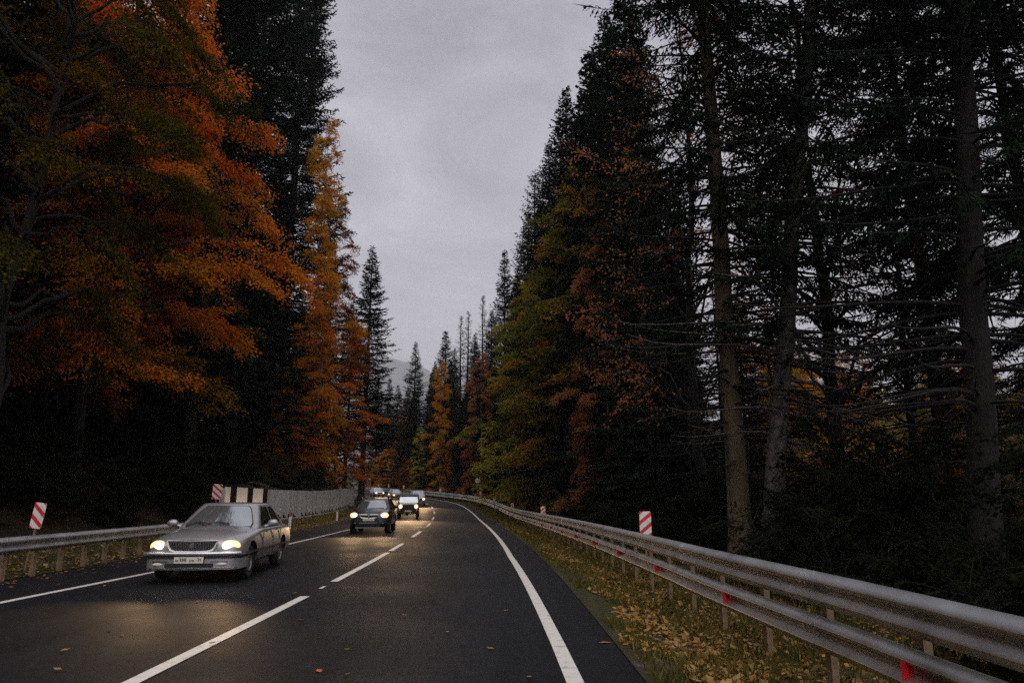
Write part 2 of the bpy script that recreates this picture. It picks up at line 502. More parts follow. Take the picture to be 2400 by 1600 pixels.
def verge_obj(name, ys, ds):
    vsx, rows = [], []
    for y in ys:
        row = []
        for d in ds:
            x = float(XC(y)) + d * math.hypot(1, float(slope(y)))
            row.append(len(vsx)); vsx.append((x, y, float(G(x, y, d)) + 0.012))
        rows.append(row)
    fs = [(a[i], a[i + 1], b[i + 1], b[i]) for a, b in zip(rows[:-1], rows[1:]) for i in range(len(a) - 1)]
    b = MB(); b.add(vsx, fs)
    return tag(b.obj(name, M['verge'], smooth=True), kind='structure')
vy = [y for y in yl_ if y <= 190]
verge_obj('verge', vy, [4.345, 4.6, 5.0, 5.5, 6.0, 6.5, 7.2, 8.0, 9.0])
verge_obj('verge', vy, [-8.4, -8.0, -7.4, -6.9, -6.5, -6.36])

# ---------------------------------------------------------------- far mountain
m, nt, bs = new_mat('mountain_rock')
v = coords(nt, 'Object')
n1 = N(nt, 'ShaderNodeTexNoise', Scale=0.004, Detail=8); nt.links.new(v, n1.inputs[0])
r1 = ramp(nt, [(0.4, (0.05, 0.06, 0.055)), (0.6, (0.13, 0.13, 0.13))], n1.outputs['Fac'])
nt.links.new(r1.outputs[0], bs.inputs['Base Color']); bs.inputs['Roughness'].default_value = 1
rg = np.random.default_rng(11)
gx, gy = np.meshgrid(np.linspace(-3600, 2400, 121), np.linspace(4200, 7200, 61))
def ridge(x, y):
    h = 0
    for (cx, cy_, hh, wx, wy) in [(-900, 5400, 1010, 1300, 900), (-1010, 5000, 240, 110, 260), (-760, 5200, 200, 120, 300), (-2400, 5600, 1150, 900, 900), (700, 5700, 900, 1100, 800), (-560, 5300, 160, 200, 300), (-1250, 5100, 190, 190, 300)]:
        h = h + hh * np.exp(-np.abs((x - cx) / wx) ** 1.6 - np.abs((y - cy_) / wy) ** 1.6)
    for k in range(14):
        f = 0.0012 * 1.35 ** k
        h = h + 60 / 1.3 ** k * np.sin(x * f * math.cos(k) * 3 + y * f * math.sin(k) * 3 + k * 1.7)
    return h
gz = 0.80 * ridge(gx, gy) * sstep(4200, 4700, gy) - 40
ii = np.arange(gx.size).reshape(gx.shape)
qq = np.stack([ii[:-1, :-1].ravel(), ii[:-1, 1:].ravel(), ii[1:, 1:].ravel(), ii[1:, :-1].ravel()], 1)
mt = mesh_obj('mountain', arrays_mesh('mountain', np.stack([gx.ravel(), gy.ravel(), gz.ravel()], 1), qq, m, smooth=True))
tag(mt, kind='structure')

# ---------------------------------------------------------------- guardrails
BEAM = [(0.0, 0.155), (-0.010, 0.152), (-0.076, 0.092), (-0.082, 0.076), (-0.076, 0.060), (-0.020, 0.026), (-0.008, 0.008),
        (-0.018, -0.010), (-0.076, -0.066), (-0.082, -0.082), (-0.076, -0.100), (-0.012, -0.150), (0.0, -0.155)]
def beam_mesh(y0, y1, dfun, zc, side, mat, lap=0.0):
    """side=+1: face looks towards -d (road on its left)"""
    b = MB()
    ys_ = np.linspace(y0, y1, max(3, int((y1 - y0) / 1.1) + 1))
    prof = [(p[0] * side, p[1]) for p in BEAM]
    back = [(p[0] + 0.006 * side, p[1]) for p in prof[::-1]]
    ring = prof + back
    vs_ = []
    for y in ys_:
        for (dd, dz) in ring:
            p = RP(y, dfun(y) + dd + lap * side)
            vs_.append((p.x, p.y, p.z + zc + dz))
    n = len(ring)
    fs = [(i * n + k, i * n + (k + 1) % n, (i + 1) * n + (k + 1) % n, (i + 1) * n + k) for i in range(len(ys_) - 1) for k in range(n)]
    fs += [tuple(range(n)), tuple((len(ys_) - 1) * n + k for k in range(n))]
    b.add(vs_, fs)
    # splice bolts near the far end
    y = y1 - 0.16
    for dy in (0.0, 0.11):
        for dz in (0.118, -0.045, 0.045, -0.128):
            p = RP(y + dy, dfun(y) + (-0.05 if abs(dz) > 0.1 else -0.052) * side)
            b.box((p.x, p.y, p.z + zc + dz), (0.024, 0.028, 0.024))
    return b.mesh('rail_beam', mat, smooth=True, angle=R(28))
def post_mesh(h, mat):
    b = MB()
    b.box((0, 0, h / 2), (0.006, 0.10, h))
    b.box((0.03, 0.053, h / 2), (0.065, 0.006, h))
    b.box((0.03, -0.053, h / 2), (0.065, 0.006, h))
    return b.mesh('post', mat)
def refl_mesh(mat):
    b = MB()
    b.prism([(-0.055, -0.06), (0.012, -0.05), (0.032, -0.02), (0.032, 0.03), (-0.055, 0.075)], 0, 0.012)
    return b.mesh('reflector', mat)
PM = post_mesh(1.2, M['galv_d']); PM2 = post_mesh(1.0, M['galv_d']); RM = refl_mesh(M['red_refl'])
RAILD = lambda y: np.interp(y, [-10, 6, 10, 40, 95, 130], [6.1, 6.1, 6.0, 6.1, 6.5, 6.6])

rail = empty('guardrail', (3, 6, -0.33))
tag(rail, 'two tier steel guardrail with red reflectors along the right verge', 'guardrail')
def own(o, root):
    o.parent = root
    o.matrix_parent_inverse = Matrix.Translation(root.location).inverted()
    return o
y = -6.0; k = 0
while y < 172:
    y2 = y + 4.32
    for zc in (0.695, 0.30):
        own(mesh_obj('rail_beam', beam_mesh(y, y2 + 0.25, RAILD, zc, 1, M['galv'], 0.0 if k % 2 else 0.007)), rail)
    y = y2; k += 1
for i in range(112):
    y = -2 + i * 1.5
    p = RP(y, float(RAILD(y)) + 0.075)
    own(mesh_obj('post', PM, None, (p.x, p.y, p.z - 0.42), (0, 0, math.atan(-float(slope(y))))), rail)
    if i % 1 == 0:
        b = None
for i in range(30):
    y = 1.55 + i * 3.9
    p = RP(y, float(RAILD(y)) - 0.045)
    own(mesh_obj('reflector', RM, None, (p.x, p.y, p.z + 0.302), (0, 0, math.atan(-float(slope(y))) )), rail)

rail2 = empty('guardrail', (-9.5, 12, 0.1))
tag(rail2, 'single beam steel guardrail on the left verge in front of the dark slope', 'guardrail')
L2 = lambda y: np.interp(y, [0, 14, 30], [-6.15, -6.2, -6.9])
y = -8.0; k = 0
while y < 27:
    y2 = y + 4.32
    own(mesh_obj('rail_beam', beam_mesh(y, y2 + 0.25, L2, 0.66, -1, M['galv'], 0.0 if k % 2 else 0.007)), rail2)
    y = y2; k += 1
for i in range(36):
    y = -7 + i * 1.0
    p = RP(y, float(L2(y)) - 0.085)
    own(mesh_obj('post', PM2, None, (p.x, p.y, p.z - 0.2), (0, 0, R(180))), rail2)
rail3 = empty('guardrail', (-15, 82, 0.8))
tag(rail3, 'far steel guardrail on the inside of the bend beyond the concrete wall', 'guardrail')
L3 = lambda y: -6.5
y = 81.0
while y < 150:
    own(mesh_obj('rail_beam', beam_mesh(y, y + 4.5, L3, 0.62, -1, M['galv'], 0.0)), rail3)
    y += 4.32
for i in range(34):
    y = 81.5 + i * 2.0
    p = RP(y, -6.585)
    own(mesh_obj('post', PM2, None, (p.x, p.y, p.z - 0.25), (0, 0, R(180) + math.atan(-float(slope(y))))), rail3)
b = MB(); p = RP(80.7, -6.5)
b.box((p.x, p.y, p.z + 0.62), (0.16, 0.5, 0.36)); b.box((p.x, p.y + .1, p.z + 0.2), (0.10, 0.2, 0.6))
own(b.obj('end_cap', M['sign_white']), rail3)

# ---------------------------------------------------------------- retaining wall
m, nt, bs = new_mat('concrete_wall')
v = coords(nt, 'Object')
vst = coords(nt, 'Object', (4.0, 4.0, 0.22))
n1 = N(nt, 'ShaderNodeTexNoise', Scale=1.6, Detail=5); nt.links.new(vst, n1.inputs[0])
n2 = N(nt, 'ShaderNodeTexNoise', Scale=7, Detail=8); nt.links.new(v, n2.inputs[0])
r1 = ramp(nt, [(0.28, (0.22, 0.205, 0.195)), (0.42, (0.50, 0.475, 0.46)), (0.62, (0.66, 0.635, 0.615))], n1.outputs['Fac'])
r2 = ramp(nt, [(0.3, 0.75), (0.7, 1.1)], n2.outputs['Fac'])
mu = N(nt, 'ShaderNodeMix', data_type='RGBA', blend_type='MULTIPLY'); mu.inputs[0].default_value = 1
nt.links.new(r1.outputs[0], mu.inputs[6]); nt.links.new(r2.outputs[0], mu.inputs[7])
nt.links.new(mu.outputs[2], bs.inputs['Base Color']); bs.inputs['Roughness'].default_value = 0.9
bump(nt, bs, n2.outputs['Fac'], 0.3, 0.02)
M['concrete'] = m
wall = empty('retaining_wall', (-13, 45, 0.3))
tag(wall, 'long pale concrete retaining wall with dark streaks and striped near end', 'wall')
WD = -8.45
def wall_seg(y0, y1, z0, z1, name, mat, proud=0.0, th=0.22, parent=wall):
    b = MB()
    vs_ = []
    for y in np.linspace(y0, y1, max(2, int((y1 - y0) / 2) + 1)):
        for d, top in ((WD + proud, 0), (WD + proud, 1), (WD - th, 1), (WD - th, 0)):
            p = RP(y, d)
            zt = (z1(y) if callable(z1) else z1); zb = (z0(y) if callable(z0) else z0)
            vs_.append((p.x, p.y, p.z + (zt if top else zb)))
    n = len(vs_) // 4
    fs = [(i * 4 + k, i * 4 + (k + 1) % 4, i * 4 + 4 + (k + 1) % 4, i * 4 + 4 + k) for i in range(n - 1) for k in range(4)]
    fs += [(0, 1, 2, 3), tuple((n - 1) * 4 + k for k in range(4))]
    b.add(vs_, fs)
    return own(b.obj(name, mat), parent)
wtop = lambda y: np.interp(y, [30, 40, 68, 78], [2.03, 2.05, 2.28, 2.1])
edges = [31.9, 39.6, 44.6, 49.8, 55.0, 60.4, 66.0, 72.0, 78.5]
for a, b_ in zip(edges[:-1], edges[1:]):
    off = random.uniform(-0.03, 0.05)
    wall_seg(a + 0.015, b_ - 0.015, -0.25, lambda y, o=off: wtop(y) + o, 'wall_panel', M['concrete'], random.uniform(-0.012, 0.012))
for a, b_ in [(32.6, 33.5), (35.2, 36.1), (37.9, 38.8)]:
    wall_seg(a, b_, 0.32, lambda y: wtop(y) + 0.056, 'black_stripe', M['black'], 0.022, th=0.03)
for a, b_ in [(31.92, 32.6), (33.5, 35.2), (36.1, 37.9)]:
    wall_seg(a, b_, 0.32, lambda y: wtop(y) + 0.054, 'white_stripe', M['sign_white'], 0.020, th=0.03)
b = MB(); b.box((0, 0, 0), (0.10, 0.09, 0.20)); b.tube([(-.1, 0, -.05), (0.16, 0, -.07)], 0.04, 8); dm = b.mesh('drain_hole', M['black'])
b = MB(); b.lathe([(0, 0.0), (0.0, 0.05), (0.02, 0.05), (0.025, 0.0)], 10, 'X'); sm = b.mesh('wall_stud', M['sign_white'])
for i in range(26):
    y = 40.2 + i * 1.25
    p = RP(y, WD)
    if i not in (5, 11, 17): own(mesh_obj('drain_hole', dm, None, (p.x, p.y, p.z + 0.60)), wall)
for i in range(10):
    y = 41.8 + i * 2.6
    p = RP(y, WD + 0.012)
    own(mesh_obj('wall_stud', sm, None, (p.x, p.y, p.z + 0.98)), wall)

# delineator posts in front of the wall
for k, (px_y, d, lab) in enumerate([(37.2, -6.75, 'white delineator post with black top standing before the wall, nearest of them'),
                                    (52.0, -6.75, 'white delineator post with black top farther along the leaf strip')]):
    p = RP(px_y, d)
    g = float(G(p.x, p.y))
    e = empty('delineator_post', (p.x, p.y, g - 0.05))
    tag(e, lab, 'delineator', 'delineator posts by the concrete wall')
    b = MB(); b.box((0, 0, 0.35), (0.11, 0.06, 0.7)); b.obj('post', M['sign_white'], e)
    b = MB(); b.box((0, 0, 0.80), (0.112, 0.062, 0.2)); b.obj('black_band', M['black'], e)
    b = MB(); b.box((0, -0.034, 0.80), (0.05, 0.01, 0.15)); b.obj('reflector', M['sign_yellow'], e)

# ---------------------------------------------------------------- striped hazard panels
def hazard(x, y, zb, label, lean=0.0, up_right=True, w=0.27, h=0.55, group='striped hazard panels on the right', rz=0):
    g = float(G(x, y))
    e = empty('hazard_marker', (x, y, g), rz)
    e.rotation_euler = (0, lean, rz)
    tag(e, label, 'road sign', group)
    zc = zb - g + h / 2
    b = MB(); b.tube([(0, 0.02, -0.1), (0, 0.02, zc + h * 0.3)], 0.025, 8); b.obj('post', M['galv_d'], e)
    r = 0.03
    poly = []
    for cx, cz, a0 in ((w / 2 - r, h / 2 - r, 0), (-w / 2 + r, h / 2 - r, 90), (-w / 2 + r, -h / 2 + r, 180), (w / 2 - r, -h / 2 + r, 270)):
        for k in range(4):
            t = R(a0 + k * 30); poly.append((cx + r * math.cos(t), cz + r * math.sin(t)))
    b = MB(); b.prism([(p[0], p[1] + zc) for p in poly], -0.012, -0.004); b.obj('panel', M['sign_white'], e)
    # red diagonal stripes clipped to the panel
    sgn = 1 if up_right else -1
    def clip(poly_, keep):
        out = []
        for i in range(len(poly_)):
            a, c = poly_[i], poly_[(i + 1) % len(poly_)]
            fa, fc = keep(a), keep(c)
            if fa >= 0: out.append(a)
            if (fa >= 0) != (fc >= 0):
                t = fa / (fa - fc); out.append((a[0] + (c[0] - a[0]) * t, a[1] + (c[1] - a[1]) * t))
        return out
    per = 0.235; wid = 0.098
    for k in range(-4, 5):
        c0 = k * per + 0.07
        f = lambda p: p[1] - sgn * 0.8 * p[0]
        q = clip(poly, lambda p: f(p) - c0)
        if len(q) > 2: q = clip(q, lambda p: c0 + wid - f(p))
        if len(q) > 2:
            b = MB(); b.prism([(p[0], p[1] + zc) for p in q], -0.0145, -0.012); b.obj('red_stripe', M['sign_red'], e)
    return e
HZ = [(17.0, 3.12, 0.70, 'red and white striped hazard panel nearest the camera, above the right guardrail'),
      (41.5, 1.78, 0.62, 'second nearest red and white striped panel behind the right guardrail'),
      (59.5, 0.02, 0.75, 'third red and white striped panel along the right guardrail'),
      (73.5, -1.78, 1.25, 'fourth red and white striped panel, next nearer than the small white plate'),
      (93.0, -4.05, 2.1, 'small striped panel below the speed sign at the start of the bend'),
      (103.0, -6.98, 2.45, 'small striped panel left of the speed sign, nearer to it of two'),
      (110.0, -10.95, 2.75, 'small striped panel left of the speed sign, farther from it of two')]
for y, x, zb, lab in HZ:
    hazard(x, y, zb, lab)
for y, px, lab in [(131, 946, 'tiny hazard panel on far rail, above the boxy off-roader'),
                   (146, 911, 'tiny hazard panel on far rail, between the two far cars'),
                   (156, 887, 'tiny hazard panel on far rail, right above the white car')]:
    x = (px - 1200) / 1650 * y * 0.98
    hazard(x, y, float(ZR(y)) + 1.15, lab)
hazard(-10.2, 15.4, 0.93, 'leaning red and white striped panel behind the left guardrail', R(7), False, 0.25, 0.53, None)
hazard(-12.05, 29.2, 1.55, 'dull striped panel at the near end of the concrete wall', R(3), False, 0.36, 0.60, None, R(10))

# speed limit sign
def disc_sign(e, z, rad, rim, face, txt=None):
    b = MB(); b.lathe([(-0.016, 0), (-0.016, rad), (-0.006, rad), (-0.006, 0)], 28, 'Y', (0, 0, z)); b.obj('sign_rim', rim, e)
    b = MB(); b.lathe([(-0.02, 0), (-0.02, rad * 0.80), (-0.016, rad * 0.80)], 28, 'Y', (0, 0, z)); o = b.obj('sign_face', face, e)
    if txt:
        me = text_mesh(txt, rad * 1.15, M['black'])
        t = mesh_obj('number', me, e, (0, -0.024, z), (R(90), 0, 0))
e = empty('speed_sign', (-4.52, 94.5, float(G(-4.52, 94.5))))
tag(e, 'round speed limit sign with 50 in a red ring above the bend', 'road sign')
g = e.location.z
b = MB(); b.tube([(0, 0.02, -0.2), (0, 0.02, 4.3 - g)], 0.035, 8); b.obj('pole', M['galv_d'], e)
disc_sign(e, 4.05 - g, 0.36, M['sign_red'], M['sign_white'], '50')
e = empty('kilometre_plate', (-4.10, 95.0, float(G(-4.10, 95.0))))
tag(e, 'small white plate on a thin post right below the speed sign', 'road sign')
g = e.location.z
b = MB(); b.tube([(0, 0.02, -0.2), (0, 0.02, 3.1 - g)], 0.025, 8); b.obj('post', M['galv_d'], e)
b = MB(); b.box((0, 0, 3.12 - g), (0.50, 0.02, 0.28)); b.obj('plate', M['sign_white'], e)

# cluster of signs on the far left of the bend
yy = 112.0; xx = (866 - 1200) / 1650 * yy * 0.985
e = empty('sign_post', (xx, yy, float(G(xx, yy))))
tag(e, 'post of stacked signs with a round orange one on top, left of the far bend', 'road sign')
g = e.location.z
b = MB(); b.tube([(0, 0.02, -0.2), (0, 0.02, 5.6 - g)], 0.04, 8); b.obj('pole', M['galv_d'], e)
disc_sign(e, 5.35 - g, 0.34, M['sign_red'], M['sign_yellow'])
disc_sign(e, 4.75 - g, 0.24, M['sign_red'], M['sign_white'])
b = MB(); b.box((-0.1, 0, 4.0 - g), (0.85, 0.02, 0.95)); b.obj('plate', M['sign_grey'], e)
yy = 112.0; xx = (830 - 1200) / 1650 * yy * 0.985
e = empty('bundle_marker', (xx, yy, float(G(xx, yy))))
tag(e, 'small white board on a low post above the far end of the wall', 'road sign')
g = e.location.z
zt = max(4.15, g + 0.7)
b = MB(); b.tube([(0, 0.02, -0.2), (0, 0.02, zt - g)], 0.03, 8); b.obj('post', M['galv_d'], e)
b = MB(); b.box((0, 0, zt - g), (0.62, 0.03, 0.33)); b.obj('board', M['sign_white'], e)
# ---------------------------------------------------------------- vehicles (local: front towards -y, ground at z=0)
def paint(name, col, metallic=0.6, rough=0.35):
    m = noise_mat(name, [(0.3, tuple(c * 0.9 for c in col)), (0.7, col)], scale=2.5, detail=4, rough=rough, metallic=metallic, rough_var=0.06)
    bs = m.node_tree.nodes['Principled BSDF']
    bs.inputs['Coat Weight'].default_value = 0.7; bs.inputs['Coat Roughness'].default_value = 0.08
    return m
M['p_silver'] = paint('car_paint_silver', (0.44, 0.43, 0.445), 0.55, 0.34)
M['p_navy'] = paint('car_paint_dark', (0.035, 0.035, 0.045), 0.5, 0.35)
M['p_black'] = paint('car_paint_black', (0.018, 0.018, 0.018), 0.3, 0.35)
M['p_white'] = paint('car_paint_white', (0.72, 0.72, 0.72), 0.0, 0.35)
M['p_grey'] = paint('car_paint_grey', (0.20, 0.20, 0.23), 0.6, 0.35)
M['p_lilac'] = paint('car_paint_pale_silver', (0.45, 0.45, 0.50), 0.6, 0.35)
M['glass'] = noise_mat('car_glass', [(0.3, (0.50, 0.53, 0.55)), (0.7, (0.60, 0.63, 0.65))], scale=2, rough=0.04, metallic=0.85, spec=0.9)
M['glass_side'] = noise_mat('car_side_glass', [(0.3, (0.012, 0.013, 0.014)), (0.7, (0.02, 0.021, 0.022))], scale=2, rough=0.04, spec=0.6)
M['chrome'] = plain('chrome_trim', (0.72, 0.71, 0.70), 0.16, 1.0)
M['satin'] = plain('bright_trim', (0.78, 0.77, 0.76), 0.34, 0.85)
M['rubber'] = plain('tyre_rubber', (0.018, 0.018, 0.018), 0.85)
M['rim'] = plain('wheel_rim', (0.20, 0.19, 0.185), 0.4, 0.6)
M['trim'] = plain('black_trim', (0.02, 0.02, 0.02), 0.55)
M['lens'] = plain('headlamp_lens', (0.75, 0.62, 0.45), 0.1, 0, emis=(1.0, 0.54, 0.22), es=1.3)
M['lamp'] = plain('headlamp_bulb', (1, 0.9, 0.75), 0.2, 0, emis=(1.0, 0.86, 0.62), es=7)
M['lamp_w'] = plain('headlamp_bulb_white', (1, 0.95, 0.9), 0.2, 0, emis=(1.0, 0.88, 0.72), es=6)
M['amber'] = plain('amber_lens', (0.8, 0.30, 0.04), 0.2, 0, emis=(1.0, 0.42, 0.08), es=0.25)
M['plate'] = plain('number_plate', (0.80, 0.72, 0.62), 0.4)
M['tail'] = plain('tail_lens', (0.5, 0.03, 0.02), 0.2)

def grid_mesh(rows, closed_ring=True, caps=True):
    n = len(rows[0]); v_ = [p for r in rows for p in r]; fs = []
    for i in range(len(rows) - 1):
        for k in range(n if closed_ring else n - 1):
            fs.append((i * n + k, i * n + (k + 1) % n, (i + 1) * n + (k + 1) % n, (i + 1) * n + k))
    if caps:
        h = n // 2
        for base, flip in ((0, True), ((len(rows) - 1) * n, False)):
            for i in range(h):
                a, b_ = base + i, base + i + 1
                c, d = base + (n - i) % n, base + (n - i - 1) % n
                q = [a, b_, d, c]
                q = [x for j, x in enumerate(q) if x not in q[:j]]
                fs.append(tuple(q if flip else q[::-1]))
    return v_, fs

def body_mesh(st, wheels, mat, arch_r, sub=2, arch_w=0.34):
    """st rows: (y, zb, zm, wm, zs, ws, zt, wt, crown)"""
    rows = []
    for (y, zb, zm, wm, zs, ws, zt, wt, cr) in st:
        half = [(0, zb), (wm * 0.80, zb), (wm * 0.965, zb + (zm - zb) * 0.35), (wm, zm), (ws + (wm - ws) * 0.25, zs - (zs - zm) * 0.25), (ws, zs), (wt, zt), (wt * 0.5, zt + cr * 0.8), (0, zt + cr)]
        ring = [(x, y, z) for x, z in half] + [(-x, y, z) for x, z in half[-2:0:-1]]
        rows.append(ring)
    v_, fs = grid_mesh(rows)
    me = bpy.data.meshes.new('body')
    me.from_pydata(v_, [], fs)
    bm = bmesh.new(); bm.from_mesh(me); bmesh.ops.recalc_face_normals(bm, faces=bm.faces); bm.to_mesh(me); bm.free()
    me.materials.append(mat)
    o = bpy.data.objects.new('body_tmp', me); COL.objects.link(o)
    s = o.modifiers.new('s', 'SUBSURF'); s.levels = sub; s.render_levels = sub
    cutters = []
    for (x, y, z) in wheels:
        b = MB(); sg = 1 if x > 0 else -1
        n = 28
        x0, x1 = x - sg * arch_w, x + sg * 0.5
        b.tube([(x0, y, z), (x1, y, z)], arch_r, n)
        c = mesh_obj('cutter', b.mesh('cutter', M['trim'])); cutters.append(c)
        md = o.modifiers.new('b', 'BOOLEAN'); md.operation = 'DIFFERENCE'; md.object = c; md.solver = 'EXACT'
        try: md.material_mode = 'TRANSFER'
        except Exception: pass
    bpy.context.view_layer.update()
    out = bpy.data.meshes.new_from_object(o.evaluated_get(bpy.context.evaluated_depsgraph_get()))
    for c in cutters: bpy.data.objects.remove(c)
    bpy.data.objects.remove(o)
    out.name = 'body'
    out.polygons.foreach_set('use_smooth', [True] * len(out.polygons))
    out.set_sharp_from_angle(angle=R(38))
    return out

class Cabin:
    """greenhouse lofted from a rounded rectangle at the belt to another at the roof"""
    def __init__(s, z0, z1, yf0, yr0, yf1, yr1, w0, w1, r0=0.12, r1=0.16, crown=0.05, bow=0.07, rake_pow=1.0):
        s.__dict__.update(locals()); s.NF, s.NC, s.NS = 14, 5, 24
    def pt(s, u, v, out=0.0):
        """u index on the loop (float), v 0..1"""
        p = s._raw(u, v)
        if out:
            e = 0.02
            a = s._raw(u + e, v) - s._raw(u - e, v); b = s._raw(u, min(1, v + .01)) - s._raw(u, max(0, v - .01))
            n = a.cross(b).normalized()
            c = Vector((0, (s.yf0 + s.yr0) / 2, s.z0))
            if n.dot(p - c) < 0: n = -n
            p = p + n * out
        return p
    def _raw(s, u, v):
        z = s.z0 + (s.z1 - s.z0) * v
        vv_ = v ** 1.15
        yf = s.yf0 + (s.yf1 - s.yf0) * v; yr = s.yr0 + (s.yr1 - s.yr0) * v
        w = s.w0 + (s.w1 - s.w0) * vv_; r = s.r0 + (s.r1 - s.r0) * v
        T = 2 * (s.NF + s.NC * 2 + s.NS)
        u = u % T
        NF, NC, NS = s.NF, s.NC, s.NS
        # order: front face (x -w..w), corner +x front, side +x, corner +x rear, rear face, corner, side -x, corner
        half = NF + 2 * NC + NS
        mir = u >= half
        uu = u - half if mir else u
        if uu <= NF:
            t = uu / NF; x = (-w + r) + 2 * (w - r) * t
            b = s.bow * (1 - (2 * t - 1) ** 2)
            y = yf - b if not mir else yr + b * 0.6
            if mir: x = -x
        elif uu <= NF + NC:
            t = (uu - NF) / NC * math.pi / 2
            x = w - r + r * math.sin(t); y = yf + r - r * math.cos(t)
            if mir: x = -x; y = yr - r + r * math.cos(t)
        elif uu <= NF + NC + NS:
            t = (uu - NF - NC) / NS; x = w + 0.02 * math.sin(math.pi * t); y = yf + r + (yr - yf - 2 * r) * t
            if mir: x = -x; y = yr - r - (yr - yf - 2 * r) * t
        else:
            t = (uu - NF - NC - NS) / NC * math.pi / 2
            x = w - r + r * math.cos(t); y = yr - r + r * math.sin(t)
            if mir: x = -x; y = yf + r - r * math.sin(t)
        return Vector((x, y, z))
    def shell(s):
        T = 2 * (s.NF + s.NC * 2 + s.NS)
        rows = [[s.pt(u, v) for u in range(T)] for v in np.linspace(0, 1, 8)]
        c = Vector((0, (s.yf1 + s.yr1) / 2, s.z1))
        for k, (f, h) in enumerate([(0.965, 0.35), (0.90, 0.58), (0.75, 0.80), (0.5, 0.93), (0.25, 0.985), (0.02, 1.0)]):
            rows.append([Vector((c.x + (p.x - c.x) * f, c.y + (p.y - c.y) * f, s.z1 + s.crown * h)) for p in rows[7]])
        v_, fs = grid_mesh(rows, True, False)
        b = MB(); b.add(v_, fs)
        return b
    def pane(s, u0, u1, v0, v1, out, nu=12, nv=6, round_=0.12):
        b = MB(); rows = []
        for j in range(nv + 1):
            t = j / nv; v = v0 + (v1 - v0) * t
            e = min(t, 1 - t)
            k = 0 if e > round_ else (1 - math.sqrt(max(0, 1 - (1 - e / round_) ** 2))) * round_ * 0.55
            a_, b_ = u0 + (u1 - u0) * k * 0.5, u1 - (u1 - u0) * k * 0.5
            rows.append([s.pt(a_ + (b_ - a_) * i / nu, v, out) for i in range(nu + 1)])
        v_, fs = grid_mesh(rows, False, False)
        # a rim turned inwards gives the pane a thickness
        b.add(v_, fs)
        n = nu + 1
        loop = [i for i in range(n)] + [j * n + nu for j in range(1, nv + 1)] + [nv * n + i for i in range(nu - 1, -1, -1)] + [j * n for j in range(nv - 1, 0, -1)]
        cen = Vector((0, (s.yf0 + s.yr0) / 2, (s.z0 + s.z1) / 2))
        base = len(v_)
        inner = [Vector(v_[i]) + (cen - Vector(v_[i])).normalized() * 0.02 for i in loop]
        b.v += [tuple(p) for p in inner]
        L = len(loop)
        b.f += [(loop[i], loop[(i + 1) % L], base + (i + 1) % L, base + i) for i in range(L)]
        return b

def wheel_meshes(r, w):
    b = MB()
    b.lathe([(-w / 2 + .01, r * 0.60), (-w / 2, r * 0.72), (-w / 2, r * 0.93), (-w / 2 + .02, r * 0.985), (0, r), (w / 2 - .02, r * 0.985), (w / 2, r * 0.93), (w / 2, r * 0.72), (w / 2 - .01, r * 0.60), (-w / 2 + .01, r * 0.60)], 32, 'X')
    ty = b.mesh('wheel', M['rubber'], True, R(50))
    b = MB()
    b.lathe([(w / 2 - .012, r * 0.60), (w / 2 - .005, r * 0.57), (w / 2 - .05, r * 0.52), (w / 2 - .06, r * 0.2), (w / 2 - .02, r * 0.17), (w / 2 - .015, 0)], 28, 'X')
    b.lathe([(-w / 2 + .03, r * 0.60), (-w / 2 + .05, 0)], 20, 'X')
    for k in range(6):
        a = k * math.pi / 3
        Mx = Matrix.Rotation(a, 3, 'X')
        b.box(Mx @ Vector((w / 2 - .035, 0, r * 0.36)), (0.03, r * 0.15, r * 0.40), Mx)
    rm = b.mesh('rim', M['rim'], True, R(35))
    return ty, rm

def add_wheels(root, axles, track, r, w):
    ty, rm = wheel_meshes(r, w)
    for y in axles:
        for sg in (1, -1):
            a = mesh_obj('wheel', ty, root, (sg * track / 2, y, r), (0, 0, 0 if sg > 0 else math.pi))
            mesh_obj('rim', rm, a)
    return

def ellipsoid(c, s, M3=None, nu=20, nv=10):
    b = MB(); rows = []
    for j in range(nv + 1):
        t = math.pi * j / nv
        ring = []
        for i in range(nu):
            f = 2 * math.pi * i / nu
            p = Vector((s[0] * math.sin(t) * math.cos(f), s[1] * math.sin(t) * math.sin(f), s[2] * math.cos(t)))
            if M3 is not None: p = M3 @ p
            ring.append(p + Vector(c))
        rows.append(ring)
    v_, fs = grid_mesh(rows, True, False); b.add(v_, fs)
    return b

def beam(root, x, y, z, power, col=(1.0, 0.63, 0.33), tilt=7.5, size=64, yaw=0):
    l = bpy.data.lights.new('headlamp_light', 'SPOT')
    l.energy = power; l.color = col; l.spot_size = R(size); l.spot_blend = 0.75; l.shadow_soft_size = 0.06
    o = bpy.data.objects.new('headlamp_light', l)
    COL.objects.link(o); o.parent = root
    o.scale = (1, 0.42, 1)
    o.location = (x, y, z); o.rotation_euler = (R(90 - tilt), 0, R(180 + yaw))
    return o

def headlight(root, x, y, z, size, yaw, lampmat, lens=True, power=0, tilt=7.5):
    sg = 1 if x > 0 else -1
    M3 = Matrix.Rotation(sg * yaw, 3, 'Z')
    h = ellipsoid((0, 0, 0), size, M3).obj('headlight', M['lens'], root, (x, y, z), smooth=True)
    ellipsoid((0, 0, 0), (size[0] * 0.66, size[1] * 0.5, size[2] * 0.70), M3).obj('lamp', lampmat, h, (-sg * size[0] * 0.05, -size[1] * 0.62, 0), smooth=True)
    if power:
        beam(root, x, y - size[1] - 0.10, z, power, tilt=tilt)
    return h

